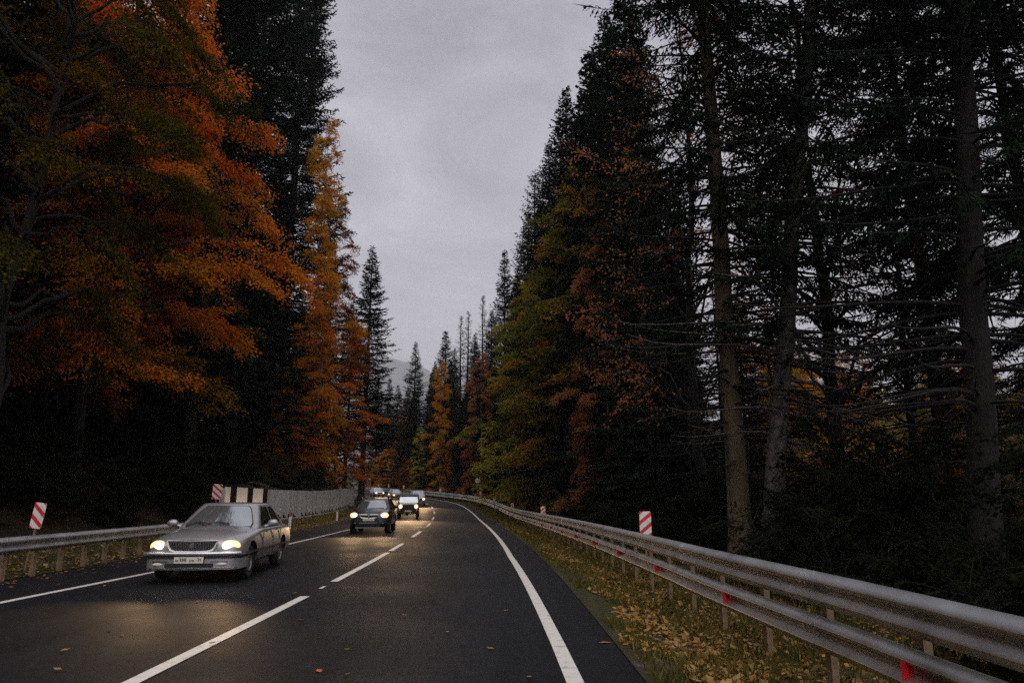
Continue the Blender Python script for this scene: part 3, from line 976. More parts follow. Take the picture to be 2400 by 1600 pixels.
def number_plate(root, y, z, txt=None, w=0.52, h=0.112, tilt=0):
    b = MB(); b.box((0, 0, 0), (w, 0.008, h)); p = b.obj('number_plate', M['plate'], root, (0, y, z))
    b = MB(); b.box((0, 0.005, 0), (w + .02, 0.008, h + .02)); b.obj('plate_frame', M['trim'], p)
    if txt:
        for (t, x, s, dz) in txt:
            mesh_obj('lettering', text_mesh(t, s, M['black'], 0.0015), p, (x, -0.0062, dz), (R(90), 0, 0))
    return p

def mirror(root, x, y, z, mat):
    sg = 1 if x > 0 else -1
    o = ellipsoid((0, 0, 0), (0.115, 0.07, 0.075)).obj('wing_mirror', mat, root, (x, y, z), smooth=True)
    b = MB(); b.tube([(-sg * 0.02, 0.02, -0.03), (-sg * 0.17, 0.05, -0.075)], [0.028, 0.035], 8); b.obj('mirror_arm', mat, o)

def glazing(root, cab, bodymat, front=(0.2, 13.8), fv=(0.06, 0.93), sides=((0.6, 9.8), (10.8, 17.5), (18.4, 23.0)), sv=(0.10, 0.90), seal=True, rear=True):
    NF, NC, NS = cab.NF, cab.NC, cab.NS
    half = NF + 2 * NC + NS
    cab.shell().obj('roof', bodymat, root, smooth=True, angle=R(50))
    if seal: cab.pane(front[0] - 0.32, front[1] + 0.32, fv[0] - 0.03, fv[1] + 0.025, 0.004).obj('windscreen_seal', M['trim'], root, smooth=True)
    cab.pane(front[0], front[1], fv[0], fv[1], 0.008, nu=16).obj('windscreen', M['glass'], root, smooth=True)
    for a, b_ in sides:
        cab.pane(NF + NC + a, NF + NC + b_, sv[0], sv[1], 0.006, nu=10).obj('side_window', M['glass_side'], root, smooth=True)
        cab.pane(half + NF + NC + NS - b_, half + NF + NC + NS - a, sv[0], sv[1], 0.006, nu=10).obj('side_window', M['glass_side'], root, smooth=True)
    if rear: cab.pane(half + 0.4, half + NF - 0.4, fv[0] + .04, fv[1] - 0.02, 0.006).obj('rear_window', M['glass_side'], root, smooth=True)

def car_root(name, x, y, yaw, label, cat):
    pitch = math.atan((float(ZR(y + 1.3)) - float(ZR(y - 1.3))) / 2.6)
    e = empty(name, (x, y, float(ZR(y)) + 0.006), yaw)
    e.rotation_euler = (pitch, 0, yaw)
    return tag(e, label, cat)

# ---- silver saloon: origin halfway between the axles, wheelbase 2.8
def silver_saloon():
    e = car_root('saloon_car', -6.18, 15.85, R(6.0), 'silver saloon with lit oval headlights and wide chrome grille, nearest oncoming car', 'car')
    F = -2.26                                                  # nose
    st = [(F + 0.03, .34, .46, .66, .60, .62, .66, .50, .01),
          (F + 0.06, .30, .48, .74, .66, .70, .72, .54, .012),
          (F + 0.14, .26, .50, .82, .70, .78, .775, .58, .03),
          (F + 0.30, .24, .52, .875, .745, .84, .835, .60, .04),
          (F + 0.60, .23, .54, .90, .80, .868, .885, .64, .05),
          (F + 1.10, .22, .55, .91, .855, .878, .925, .69, .06),
          (F + 1.52, .22, .55, .91, .89, .88, .955, .76, .045),
          (F + 1.75, .22, .55, .91, .905, .88, .945, .80, .02),
          (F + 3.60, .22, .55, .91, .905, .88, .945, .80, .02),
          (F + 4.05, .23, .55, .905, .90, .87, .960, .76, .03),
          (F + 4.55, .26, .55, .885, .885, .845, .945, .70, .03),
          (F + 4.80, .32, .55, .85, .86, .80, .90, .66, .02),
          (F + 4.87, .38, .55, .80, .80, .76, .84, .62, .01)]
    ax = (-1.40, 1.40); tr = 1.50; r = 0.325
    wh = [(s * (tr / 2 + 0.02), y, r + 0.015) for y in ax for s in (1, -1)]
    mesh_obj('body', body_mesh(st, wh, M['p_silver'], 0.385), e)
    cab = Cabin(0.935, 1.40, F + 1.52, F + 4.02, F + 2.22, F + 3.52, 0.81, 0.60, 0.10, 0.15, 0.055, 0.10)
    glazing(e, cab, M['p_silver'], sides=((0.4, 11.0), (12.0, 21.5)))
    add_wheels(e, ax, tr, r, 0.20)
    # headlights and grille
    for s in (1, -1):
        headlight(e, s * 0.645, F + 0.155, 0.655, (0.185, 0.10, 0.108), R(24), M['lamp'], power=120, tilt=4)
        b = MB(); b.box((0, 0, 0), (0.30, 0.03, 0.035)); b.obj('indicator', M['amber'], e, (s * 0.60, F - 0.048, 0.545), (0, 0, s * R(8)))
        mirror(e, s * 1.03, F + 1.86, 1.03, M['p_silver'])
    # grille: dark back plate, chrome surround, vertical bars, badge
    poly = [(-0.43, 0.745), (0.43, 0.745), (0.36, 0.60), (0.28, 0.575), (-0.28, 0.575), (-0.36, 0.60)]
    b = MB(); b.prism(poly, F - 0.005, F + 0.10); g = b.obj('grille', M['trim'], e)
    b = MB()
    for k in range(-13, 14):
        x = k * 0.030
        zl = 0.592 if abs(x) < .29 else 0.62
        b.box((x, F - 0.012, (zl + 0.735) / 2), (0.009, 0.02, 0.735 - zl))
    b.obj('grille_bars', M['chrome'], g)
    b = MB()
    path = [(-0.455, F - .004, 0.765), (-0.41, F - .018, 0.64), (-0.37, F - .026, 0.590), (-0.28, F - .030, 0.560), (0, F - .038, 0.553), (0.28, F - .030, 0.560), (0.37, F - .026, 0.590), (0.41, F - .018, 0.64), (0.455, F - .004, 0.765)]
    b.tube(path, [.016, .022, .026, .028, .030, .028, .026, .022, .016], 8); b.obj('grille_surround', M['satin'], g, smooth=True)
    b = MB(); b.tube([(-0.45, F - .006, 0.765), (0, F - .022, 0.772), (0.45, F - .006, 0.765)], 0.012, 8); b.obj('grille_surround', M['chrome'], g, smooth=True)
    b = MB(); b.lathe([(F - 0.030, 0.0), (F - 0.030, 0.045), (F - 0.012, 0.05)], 16, 'Y', (0, 0, 0.675)); b.obj('badge', M['chrome'], g)
    # bumper: bright band, black strip, painted valance, lower slots
    def bow(z, th, dep, w, mat, name, par, y0=0.0, wrap=0.55):
        b = MB(); rows = []
        xs = np.linspace(-1, 1, 25)
        for t in xs:
            x = w * math.sin(t * math.pi / 2) if False else w * t
            a = abs(t)
            y = F - 0.10 + y0 + 0.13 * a ** 2 + (wrap * ((a - 0.86) / 0.14) ** 1.6 if a > 0.86 else 0)
            if a > 0.86: x = math.copysign(w * (0.86 + 0.14 * math.sin((a - .86) / .14 * math.pi / 2) ), t)
            rows.append([(x, y, z - th / 2), (x, y - dep, z - th * 0.35), (x, y - dep, z + th * 0.35), (x, y, z + th / 2), (x * .97, y + 0.10, z + th / 2), (x * .97, y + 0.10, z - th / 2)])
        v_, fs = grid_mesh(rows, True, False); fs += [(0, 1, 2, 3, 4, 5), tuple(24 * 6 + k for k in range(6))]
        b.add(v_, fs); return b.obj(name, mat, par, smooth=True, angle=R(50))
    bp = bow(0.40, 0.30, 0.0, 0.885, M['p_silver'], 'bumper', e)
    b = MB(); pts = []
    for t in np.linspace(-0.97, 0.97, 25):
        a = abs(t); pts.append((0.885 * t, F - 0.112 + 0.13 * a ** 2 + (0.10 * ((a - 0.86) / 0.14) ** 1.6 if a > .86 else 0), 0.535))
    b.tube(pts, 0.033, 10); b.obj('bumper_band', M['satin'], bp, smooth=True)
    bow(0.470, 0.050, 0.012, 0.893, M['trim'], 'bumper_strip', bp, -0.003)
    bow(0.275, 0.022, 0.016, 0.86, M['chrome'], 'bumper_lip', bp, -0.004, 0.4)
    for s in (1, -1):
        pass
        b = MB(); b.box((0, 0, 0), (0.30, 0.02, 0.020)); b.obj('bumper_trim', M['chrome'], bp, (s * 0.52, F - 0.062, 0.40), (0, 0, s * R(8)))
        ellipsoid((0, 0, 0), (0.10, 0.03, 0.032)).obj('fog_lamp', M['plate'], bp, (s * 0.56, F - 0.045, 0.345), smooth=True)
    b = MB(); b.box((0, 0, 0), (0.85, 0.03, 0.07)); b.obj('air_slot', M['trim'], bp, (0, F - 0.092, 0.33))
    number_plate(e, F - 0.128, 0.425, [('м', -0.205, 0.068, -0.008), ('388', -0.105, 0.090, 0), ('ум', 0.058, 0.068, -0.008), ('26', 0.190, 0.074, 0.008)])
    # wipers
    for x0, x1 in ((0.28, -0.30), (-0.28, -0.75)):
        b = MB()
        p0 = cab.pt(7 + x0 * 8.5, 0.05, 0.03); p1 = cab.pt(7 + (x0 + x1) / 2 * 8.5, 0.20, 0.04); p2 = cab.pt(7 + (x1) * 8.5, 0.13 if x1 > -.5 else .09, 0.03)
        b.tube([p0, (p0 + p1) / 2 + Vector((0, -.01, .01)), p1], [.016, .012, .010], 6); b.tube([p1 + Vector((.22, 0, -.03)), p1, p2], 0.011, 6)
        b.obj('wiper', M['trim'], e)
    # door shut lines, handles, side trim
    for s in (1, -1):
        b = MB(); b.box((0, 0, 0), (0.012, 3.9, 0.035)); b.obj('side_trim', M['trim'], e, (s * 0.912, F + 2.35, 0.52))
        for y in (-0.35, 0.62):
            b = MB(); b.box((0, 0, 0), (0.03, 0.16, 0.028)); b.obj('door_handle', M['chrome'], e, (s * 0.895, y + .35, 0.845))
        for y, z0, z1 in ((-0.62, .3, .89), (0.33, .3, .89), (1.02, .62, .89)):
            b = MB(); b.box((0, 0, 0), (0.01, 0.010, z1 - z0)); b.obj('shut_line', M['trim'], e, (s * 0.901, y, (z0 + z1) / 2))
        b = MB(); b.box((0, 0, 0), (0.10, 0.02, 0.16)); b.obj('tail_lamp', M['tail'], e, (s * 0.72, F + 4.86, 0.74))
    return e

def dark_suv():
    e = car_root('estate_suv', -6.68, 35.2, R(4.5), 'dark blue tall estate car with a chrome two part grille and roof rails', 'car')
    F = -2.28
    st = [(F + 0.02, .34, .52, .62, .72, .56, .78, .40, .02), (F + 0.08, .30, .54, .78, .82, .70, .87, .50, .03),
          (F + 0.25, .28, .58, .88, .90, .82, .965, .56, .05), (F + 0.60, .28, .60, .93, .98, .88, 1.04, .64, .06), (F + 1.15, .28, .62, .94, 1.05, .89, 1.11, .72, .06),
          (F + 1.40, .28, .62, .94, 1.08, .89, 1.13, .80, .03), (F + 3.9, .28, .62, .94, 1.10, .89, 1.14, .80, .02), (F + 4.45, .32, .62, .92, 1.08, .86, 1.12, .74, .02), (F + 4.62, .40, .62, .86, 1.0, .80, 1.04, .66, .01)]
    ax = (-1.37, 1.37); tr = 1.57; r = 0.36
    mesh_obj('body', body_mesh(st, [(s * (tr / 2 + .02), y, r + .02) for y in ax for s in (1, -1)], M['p_navy'], 0.43), e)
    cab = Cabin(1.09, 1.53, F + 1.12, F + 4.5, F + 1.95, F + 4.1, 0.85, 0.66, 0.12, 0.16, 0.05, 0.11)
    glazing(e, cab, M['p_navy'], sides=((0.5, 8.5), (9.3, 16), (16.8, 22.5)))
    add_wheels(e, ax, tr, r, 0.24)
    for s in (1, -1):
        headlight(e, s * 0.69, F + 0.17, 0.83, (0.20, 0.13, 0.125), R(34), M['lamp_w'], power=210, tilt=7)
        mirror(e, s * 1.08, F + 1.62, 1.20, M['trim'] if s < 0 else M['p_navy'])
        b = MB(); b.tube([(s * .60, F + 2.15, 1.57), (s * .60, F + 2.3, 1.625), (s * .60, F + 3.7, 1.635), (s * .60, F + 3.9, 1.57)], 0.02, 8); b.obj('roof_rail', M['chrome'], e)
        ellipsoid((0, 0, 0), (0.09, 0.03, 0.05)).obj('fog_lamp', M['glass_side'], e, (s * 0.62, F + 0.03, 0.46), smooth=True)
    for s in (1, -1):
        poly = [(s * 0.05, 0.855), (s * 0.40, 0.855), (s * 0.34, 0.735), (s * 0.02, 0.715)]
        if s < 0: poly = poly[::-1]
        b = MB(); b.prism(poly, F - 0.03, F + 0.12); g = b.obj('grille', M['trim'], e)
        b = MB()
        ring = [(s * 0.05, F - .035, 0.855), (s * 0.42, F - .03, 0.86), (s * 0.35, F - .035, 0.725), (s * 0.02, F - .04, 0.70), (s * 0.05, F - .035, 0.855)]
        b.tube(ring, 0.020, 6); b.obj('grille_surround', M['chrome'], g)
    b = MB(); b.prism([(-0.06, 0.88), (0.06, 0.88), (0.0, 0.70)], F - 0.062, F - 0.03); b.obj('badge', M['chrome'], e)
    b = MB(); b.prism([(-0.45, 0.60), (0.45, 0.60), (0.40, 0.40), (-0.40, 0.40)], F - 0.03, F + 0.1); b.obj('air_intake', M['trim'], e)
    b = MB(); b.box((0, 0, 0), (0.80, 0.03, 0.035)); b.obj('bumper_bar', M['chrome'], e, (0, F - 0.05, 0.50))
    b = MB(); b.box((0, 0, 0), (1.2, 0.05, 0.06)); b.obj('skid_plate', M['sign_grey'], e, (0, F + 0.08, 0.29))
    number_plate(e, F - 0.05, 0.645)
    b = MB(); b.tube([cab.pt(3.5, 0.03, .03), cab.pt(7, .07, .03), cab.pt(12.5, 0.05, .03)], 0.012, 6); b.obj('wiper', M['trim'], e)
    return e

def off_roader():
    e = car_root('off_roader', -8.35, 58.4, R(7.5), 'boxy black off-roader with round headlights and a flat upright windscreen', 'car')
    F = -2.05
    st = [(F + 0.02, .60, .75, .72, 1.05, .70, 1.08, .62, .01), (F + 0.06, .56, .75, .76, 1.10, .74, 1.14, .68, .02), (F + 1.1, .5, .75, .78, 1.15, .76, 1.19, .70, .03),
          (F + 1.35, .5, .75, .86, 1.17, .85, 1.20, .80, .01), (F + 4.0, .5, .75, .87, 1.17, .86, 1.20, .80, .01), (F + 4.1, .55, .75, .85, 1.14, .83, 1.17, .78, .01)]
    ax = (-1.25, 1.25); tr = 1.46; r = 0.39
    mesh_obj('body', body_mesh(st, [(s * (tr / 2 + .02), y, r + .03) for y in ax for s in (1, -1)], M['p_black'], 0.47), e)
    cab = Cabin(1.17, 1.84, F + 1.22, F + 4.1, F + 1.50, F + 4.02, 0.84, 0.76, 0.06, 0.08, 0.05, 0.02)
    glazing(e, cab, M['p_black'], fv=(0.08, 0.80), sides=((0.5, 7), (8, 14), (15, 23)))
    add_wheels(e, ax, tr, r, 0.26)
    b = MB(); b.prism([(-.48, 1.06), (.48, 1.06), (.48, .72), (-.48, .72)], F - 0.02, F + .05); g = b.obj('grille', M['trim'], e)
    for s in (1, -1):
        h = MB(); h.lathe([(F - 0.05, 0.0), (F - 0.06, 0.12), (F - 0.02, 0.15), (F + 0.03, 0.16)], 20, 'Y'); h = h.obj('headlight', M['lens'], e, (s * 0.60, 0, 0.96), smooth=True)
        ellipsoid((0, F - 0.05, 0), (0.09, 0.03, 0.09)).obj('lamp', M['lamp'], h, smooth=True)
        beam(e, s * 0.60, F - 0.2, 0.96, 750, tilt=7)
        ellipsoid((0, 0, 0), (0.05, 0.03, 0.05)).obj('indicator', M['amber'], e, (s * 0.66, F - 0.03, 0.72), smooth=True)
        b = MB(); b.box((0, 0, 0), (0.16, 1.0, 0.06)); b.obj('wing_flare', M['trim'], e, (s * 0.86, -1.25, 0.90))
        b = MB(); b.box((0, 0, 0), (0.05, 0.12, 0.22)); b.tube([(0, 0, 0), (-s * .15, .02, -.05)], .02, 6); b.obj('wing_mirror', M['trim'], e, (s * 1.02, F + 1.5, 1.42))
    b = MB(); b.box((0, 0, 0), (1.62, 0.20, 0.20)); b.obj('bumper', M['trim'], e, (0, F - 0.10, 0.58))
    b = MB(); b.box((0, 0, 0), (1.30, 0.02, 0.10)); b.obj('sun_visor', M['trim'], e, (0, F + 1.40, 1.74))
    number_plate(e, F - 0.21, 0.62)
    b = MB()
    for y in np.linspace(F + 1.7, F + 3.8, 6): b.tube([(-.66, y, 1.95), (.66, y, 1.95)], .015, 6)
    for s in (1, -1): b.tube([(s * .66, F + 1.6, 1.95), (s * .66, F + 3.9, 1.95)], .02, 6)
    for s in (1, -1):
        for y in (F + 1.9, F + 3.6): b.tube([(s * .66, y, 1.95), (s * .68, y, 1.83)], .02, 6)
    b.obj('roof_rack', M['sign_grey'], e)
    b = MB(); b.tube([(0, -1.25, .37), (-.6, -1.25, .40)], .05, 8); b.tube([(0, -1.25, .37), (.6, -1.25, .40)], .05, 8); b.lathe([(-.14, 0), (-.1, .13), (.1, .13), (.14, 0)], 12, 'X', (-.1, -1.25, .38)); b.obj('axle', M['trim'], e, smooth=True)
    return e

def simple_car(name, x, y, yaw, label, mat, L, W, H, hood, belt, lampmat, lamp_z, van=False, power=0, cat='car'):
    e = car_root(name, x, y, yaw, label, cat)
    F = -L / 2; w = W / 2
    if van:
        st = [(F + .02, .32, .5, w * .78, .80, w * .72, .92, w * .6, .02), (F + .25, .28, .55, w * .95, .98, w * .86, 1.08, w * .68, .04), (F + .75, .26, .55, w, 1.12, w * .95, 1.22, w * .8, .02),
              (F + 1.0, .26, .55, w, 1.15, w * .96, 1.2, w * .85, .01), (F + L - .2, .28, .55, w, 1.15, w * .96, 1.2, w * .85, .01), (F + L, .34, .55, w * .95, 1.1, w * .9, 1.15, w * .8, .01)]
        cab = Cabin(1.10, H - .06, F + .55, F + L - .05, F + 1.45, F + L - .2, w * .93, w * .80, .1, .14, .06, .1)
        sides = ((0.5, 6), (7, 14), (15, 22.5))
    else:
        st = [(F + .02, .32, .46, w * .74, .62, w * .66, .68, w * .5, .02), (F + .14, .26, .5, w * .92, .72, w * .84, .78, w * .6, .03), (F + .5, .24, .52, w * .98, .80, w * .92, .86, w * .68, .05),
              (F + hood, .22, .54, w, belt - .06, w * .96, belt, w * .82, .03), (F + L - 1.0, .22, .54, w, belt - .04, w * .96, belt + .02, w * .82, .02), (F + L - .2, .28, .54, w * .95, belt - .06, w * .88, belt - .02, w * .76, .02), (F + L, .36, .54, w * .86, belt - .14, w * .8, belt - .1, w * .7, .01)]
        cab = Cabin(belt - .02, H - .05, F + hood - .05, F + L - .45, F + hood + .75, F + L - .95, w * .93, w * .72, .1, .15, .05, .09)
        sides = ((0.5, 10), (11, 21.5))
    ax = (F + .82, F + L - .85); tr = W - .26; r = .31 if not van else .34
    mesh_obj('body', body_mesh(st, [(s * (tr / 2 + .02), yy, r + .02) for yy in ax for s in (1, -1)], mat, r + .06), e)
    glazing(e, cab, mat, sides=sides)
    add_wheels(e, ax, tr, r, .2)
    b = MB(); b.prism([(-.4, lamp_z + .04), (.4, lamp_z + .04), (.34, lamp_z - .1), (-.34, lamp_z - .1)], F - .02, F + .1); b.obj('grille', M['trim'], e)
    number_plate(e, F - .03, .45)
    for s in (1, -1):
        headlight(e, s * (w - .24), F + .12, lamp_z, (.17, .09, .10 if not van else .14), R(28), lampmat, power=power, tilt=8)
        mirror(e, s * (w + .12), F + hood + .3, belt + .1 if not van else 1.3, mat)
    return e, F

silver_saloon(); dark_suv(); off_roader()
e, F = simple_car('minivan', -11.2, 85.2, R(9), 'pale silver minivan with roof bars half hidden behind the boxy off-roader', M['p_lilac'], 4.8, 1.85, 1.80, .9, 1.15, M['lamp'], .85, True, 1100, 'van')
b = MB()
for y in (-0.2, 1.2): b.box((0, y, 1.88), (1.5, .06, .05))
for s in (1, -1):
    for y in (-0.2, 1.2): b.box((s * .66, y, 1.82), (.05, .06, .1))
b.obj('roof_bars', M['trim'], e)
simple_car('hatchback', -17.4, 107.5, R(20), 'dark grey hatchback between the two dark tall cars, before the far bend', M['p_grey'], 4.2, 1.7, 1.5, 1.1, .92, M['lamp_w'], .66, False, 1300)
simple_car('hatchback', -22.6, 120.5, R(24), 'white car with bright headlights, farthest up the road', M['p_white'], 4.2, 1.7, 1.48, 1.1, .92, M['lamp_w'], .66, False, 1300)
# ---------------------------------------------------------------- trees
UP = np.array([0, 0, 1.0])
def nrm(a):
    return a / np.maximum(np.linalg.norm(a, axis=-1, keepdims=True), 1e-6)

class Q:
    """collects quads (4 separate verts each) with a tone per quad"""
    def __init__(s): s.v = []; s.t = []
    def blades(s, p, d, l, w, wd, tone):
        """diamond blades: base p, direction d, length l, half width w along wd"""
        l = np.asarray(l)[:, None]; w = np.asarray(w)[:, None]
        a = p; b_ = p + d * l * 0.45 + wd * w; c = p + d * l; e = p + d * l * 0.45 - wd * w
        s.v.append(np.stack([a, b_, c, e], 1).reshape(-1, 3)); s.t.append(np.broadcast_to(tone, (len(p),)).astype(np.float32))
    def mesh(s, name, mat):
        v_ = np.concatenate(s.v); n = len(v_) // 4
        return arrays_mesh(name, v_, np.arange(n * 4).reshape(n, 4), mat, np.concatenate(s.t))

class TB:
    """collects tapered tubes quickly"""
    def __init__(s): s.v = []; s.f = []; s.n = 0
    def tube(s, P, rad, n=5):
        P = np.asarray(P, float); rad = np.asarray(rad, float)
        d = nrm(np.gradient(P, axis=0))
        ref = np.where(np.abs(d[:, 2:3]) > 0.9, np.array([[1.0, 0, 0]]), np.array([[0, 0, 1.0]]))
        a = nrm(np.cross(d, ref)); b_ = np.cross(d, a)
        th = np.arange(n) * 2 * math.pi / n
        ring = P[:, None] + (a[:, None] * np.cos(th)[None, :, None] + b_[:, None] * np.sin(th)[None, :, None]) * rad[:, None, None]
        s.v.append(ring.reshape(-1, 3))
        m = len(P); i = np.arange(m - 1)[:, None] * n; k = np.arange(n)[None]
        f = np.stack([i + k, i + (k + 1) % n, i + n + (k + 1) % n, i + n + k], -1).reshape(-1, 4) + s.n
        s.f.append(f); s.n += m * n
    def mesh(s, name, mat):
        return arrays_mesh(name, np.concatenate(s.v), np.concatenate(s.f), mat, smooth=True)

def trunk_path(rg, H, lean=0.0, sway=0.15, n=26, az=0.0):
    t = np.linspace(0, 1, n)
    k = np.cumsum(rg.normal(0, 1, (n, 2)), 0); k -= t[:, None] * k[-1]
    P = np.zeros((n, 3)); P[:, 2] = t * H
    P[:, :2] = k * sway * 0.2 + np.array([math.cos(az), math.sin(az)]) * lean * H * (t - 0.25 * t ** 2)[:, None]
    P[0, :2] = 0
    return P
def trunk_rad(t, r0, tip=0.02):
    return r0 * ((1 - t) ** 0.85) + tip + r0 * 0.55 * np.exp(-t * 45)

def conifer(seed, H, Rm, z0, r0, sp, nb, tw_sp, tw_len, tw_w, lift=0.15, droop=0.5, upturn=0.25, hang=0.25, sub=2, prof=0.75, skip=0.0, bare_low=0.0, low=0.5, mat='needle', bark='bark', lean=0, laz=0, side=None, bare_k=2.2):
    """returns meshes (trunk, branches, crown)"""
    rg = np.random.default_rng(seed)
    P = trunk_path(rg, H, lean, 0.12, 30, laz)
    tb = TB(); t = np.linspace(0, 1, 30)
    tt = t ** 1.0
    tb.tube(P, trunk_rad(tt, r0), 14)
    bt = TB(); q = Q()
    z = z0
    while z < H - 0.25:
        th = (z - z0) / (H - z0)
        for k in range(rg.poisson(nb) if nb < 6 else nb):
            if rg.random() < skip: continue
            az = rg.uniform(0, 2 * math.pi)
            L = Rm * (1 - th) ** prof * rg.uniform(0.62, 1.12) * min(1, low + th * 5)
            if side is not None: L *= 1 + side[1] * math.cos(az - side[0])
            if L < 0.25: L = 0.25
            zz = z + rg.uniform(-sp, sp) * 0.5
            base = np.array([np.interp(zz, P[:, 2], P[:, 0]), np.interp(zz, P[:, 2], P[:, 1]), zz])
            m = 7; s_ = np.linspace(0, 1, m)
            lf = lift + 0.55 * th ** 2 + rg.normal(0, 0.07); dr = droop * rg.uniform(0.7, 1.3) * (1 - 0.6 * th)
            daz = rg.normal(0, 0.12)
            pts = np.zeros((m, 3))
            rr = s_ * L
            pts[:, 0] = np.cos(az + daz * s_) * rr; pts[:, 1] = np.sin(az + daz * s_) * rr
            pts[:, 2] = L * (lf * s_ - dr * s_ ** 2 + upturn * s_ ** 3.5)
            pts += base
            br = max(0.008, min(0.055, 0.012 + L * 0.009))
            bt.tube(pts, br * (1 - s_ * 0.85), 4)
            dead = rg.random() < bare_low * max(0, 1 - (th * bare_k) ** 3)
            # twigs
            n = int(L * (1 - 0.12) / tw_sp * (0.22 if dead else 1))
            if n < 2: n = 2
            u = 0.14 + 0.86 * (np.arange(n) + rg.random(n)) / n
            i = np.minimum((u * (m - 1)).astype(int), m - 2); f = (u * (m - 1) - i)[:, None]
            p = pts[i] * (1 - f) + pts[i + 1] * f
            T = nrm(pts[i + 1] - pts[i])
            S = nrm(np.cross(T, UP)) * np.where(np.arange(n) % 2 == 0, 1, -1)[:, None]
            fw = rg.uniform(0.45, 0.95, n)[:, None]
            d = nrm(T * fw + S * (1.15 - 0.5 * fw) - UP * (hang * rg.uniform(0.2, 1.6, n))[:, None] + rg.normal(0, 0.12, (n, 3)))
            ll = tw_len * (0.45 + 0.75 * (1 - u)) * rg.uniform(0.6, 1.2, n) * min(1.0, 0.35 + L / 3.0)
            if dead:
                for j in range(n): bt.tube(np.stack([p[j], p[j] + d[j] * ll[j] * 1.2]), np.array([0.008, 0.003]), 3)
                continue
            wd = nrm(np.cross(d, UP) + rg.normal(0, 0.35, (n, 3)))
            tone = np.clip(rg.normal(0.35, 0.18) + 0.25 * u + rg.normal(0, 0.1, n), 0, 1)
            q.blades(p, d, ll, tw_w * rg.uniform(0.7, 1.3, n), wd, tone)
            for sfr in np.linspace(0.25, 0.85, sub) if sub else []:
                for sg in (1, -1):
                    d2 = nrm(d * 0.8 + wd * sg * 0.75 - UP * (hang * 0.4) + rg.normal(0, 0.15, (n, 3)))
                    q.blades(p + d * (ll * sfr)[:, None], d2, ll * (0.55 - 0.25 * sfr) * rg.uniform(0.7, 1.2, n), tw_w * 0.8 * np.ones(n), nrm(np.cross(d2, UP) + rg.normal(0, 0.4, (n, 3))), tone)
            # tip
            q.blades(pts[-2:-1], nrm(pts[-1:] - pts[-2:-1]), np.array([L / m * 1.7 + 0.1]), np.array([tw_w * 1.1]), nrm(np.cross(pts[-1:] - pts[-2:-1], UP)), np.array([0.5]))
        z += sp * (1 - 0.45 * th)
    q.blades(P[-2:-1], np.array([[0, 0, 1.0]]), np.array([0.8]), np.array([tw_w]), np.array([[1.0, 0, 0]]), np.array([0.4]))
    return tb.mesh('trunk', M[bark]), bt.mesh('branches', M['bark_dark']), q.mesh('crown', M[mat])

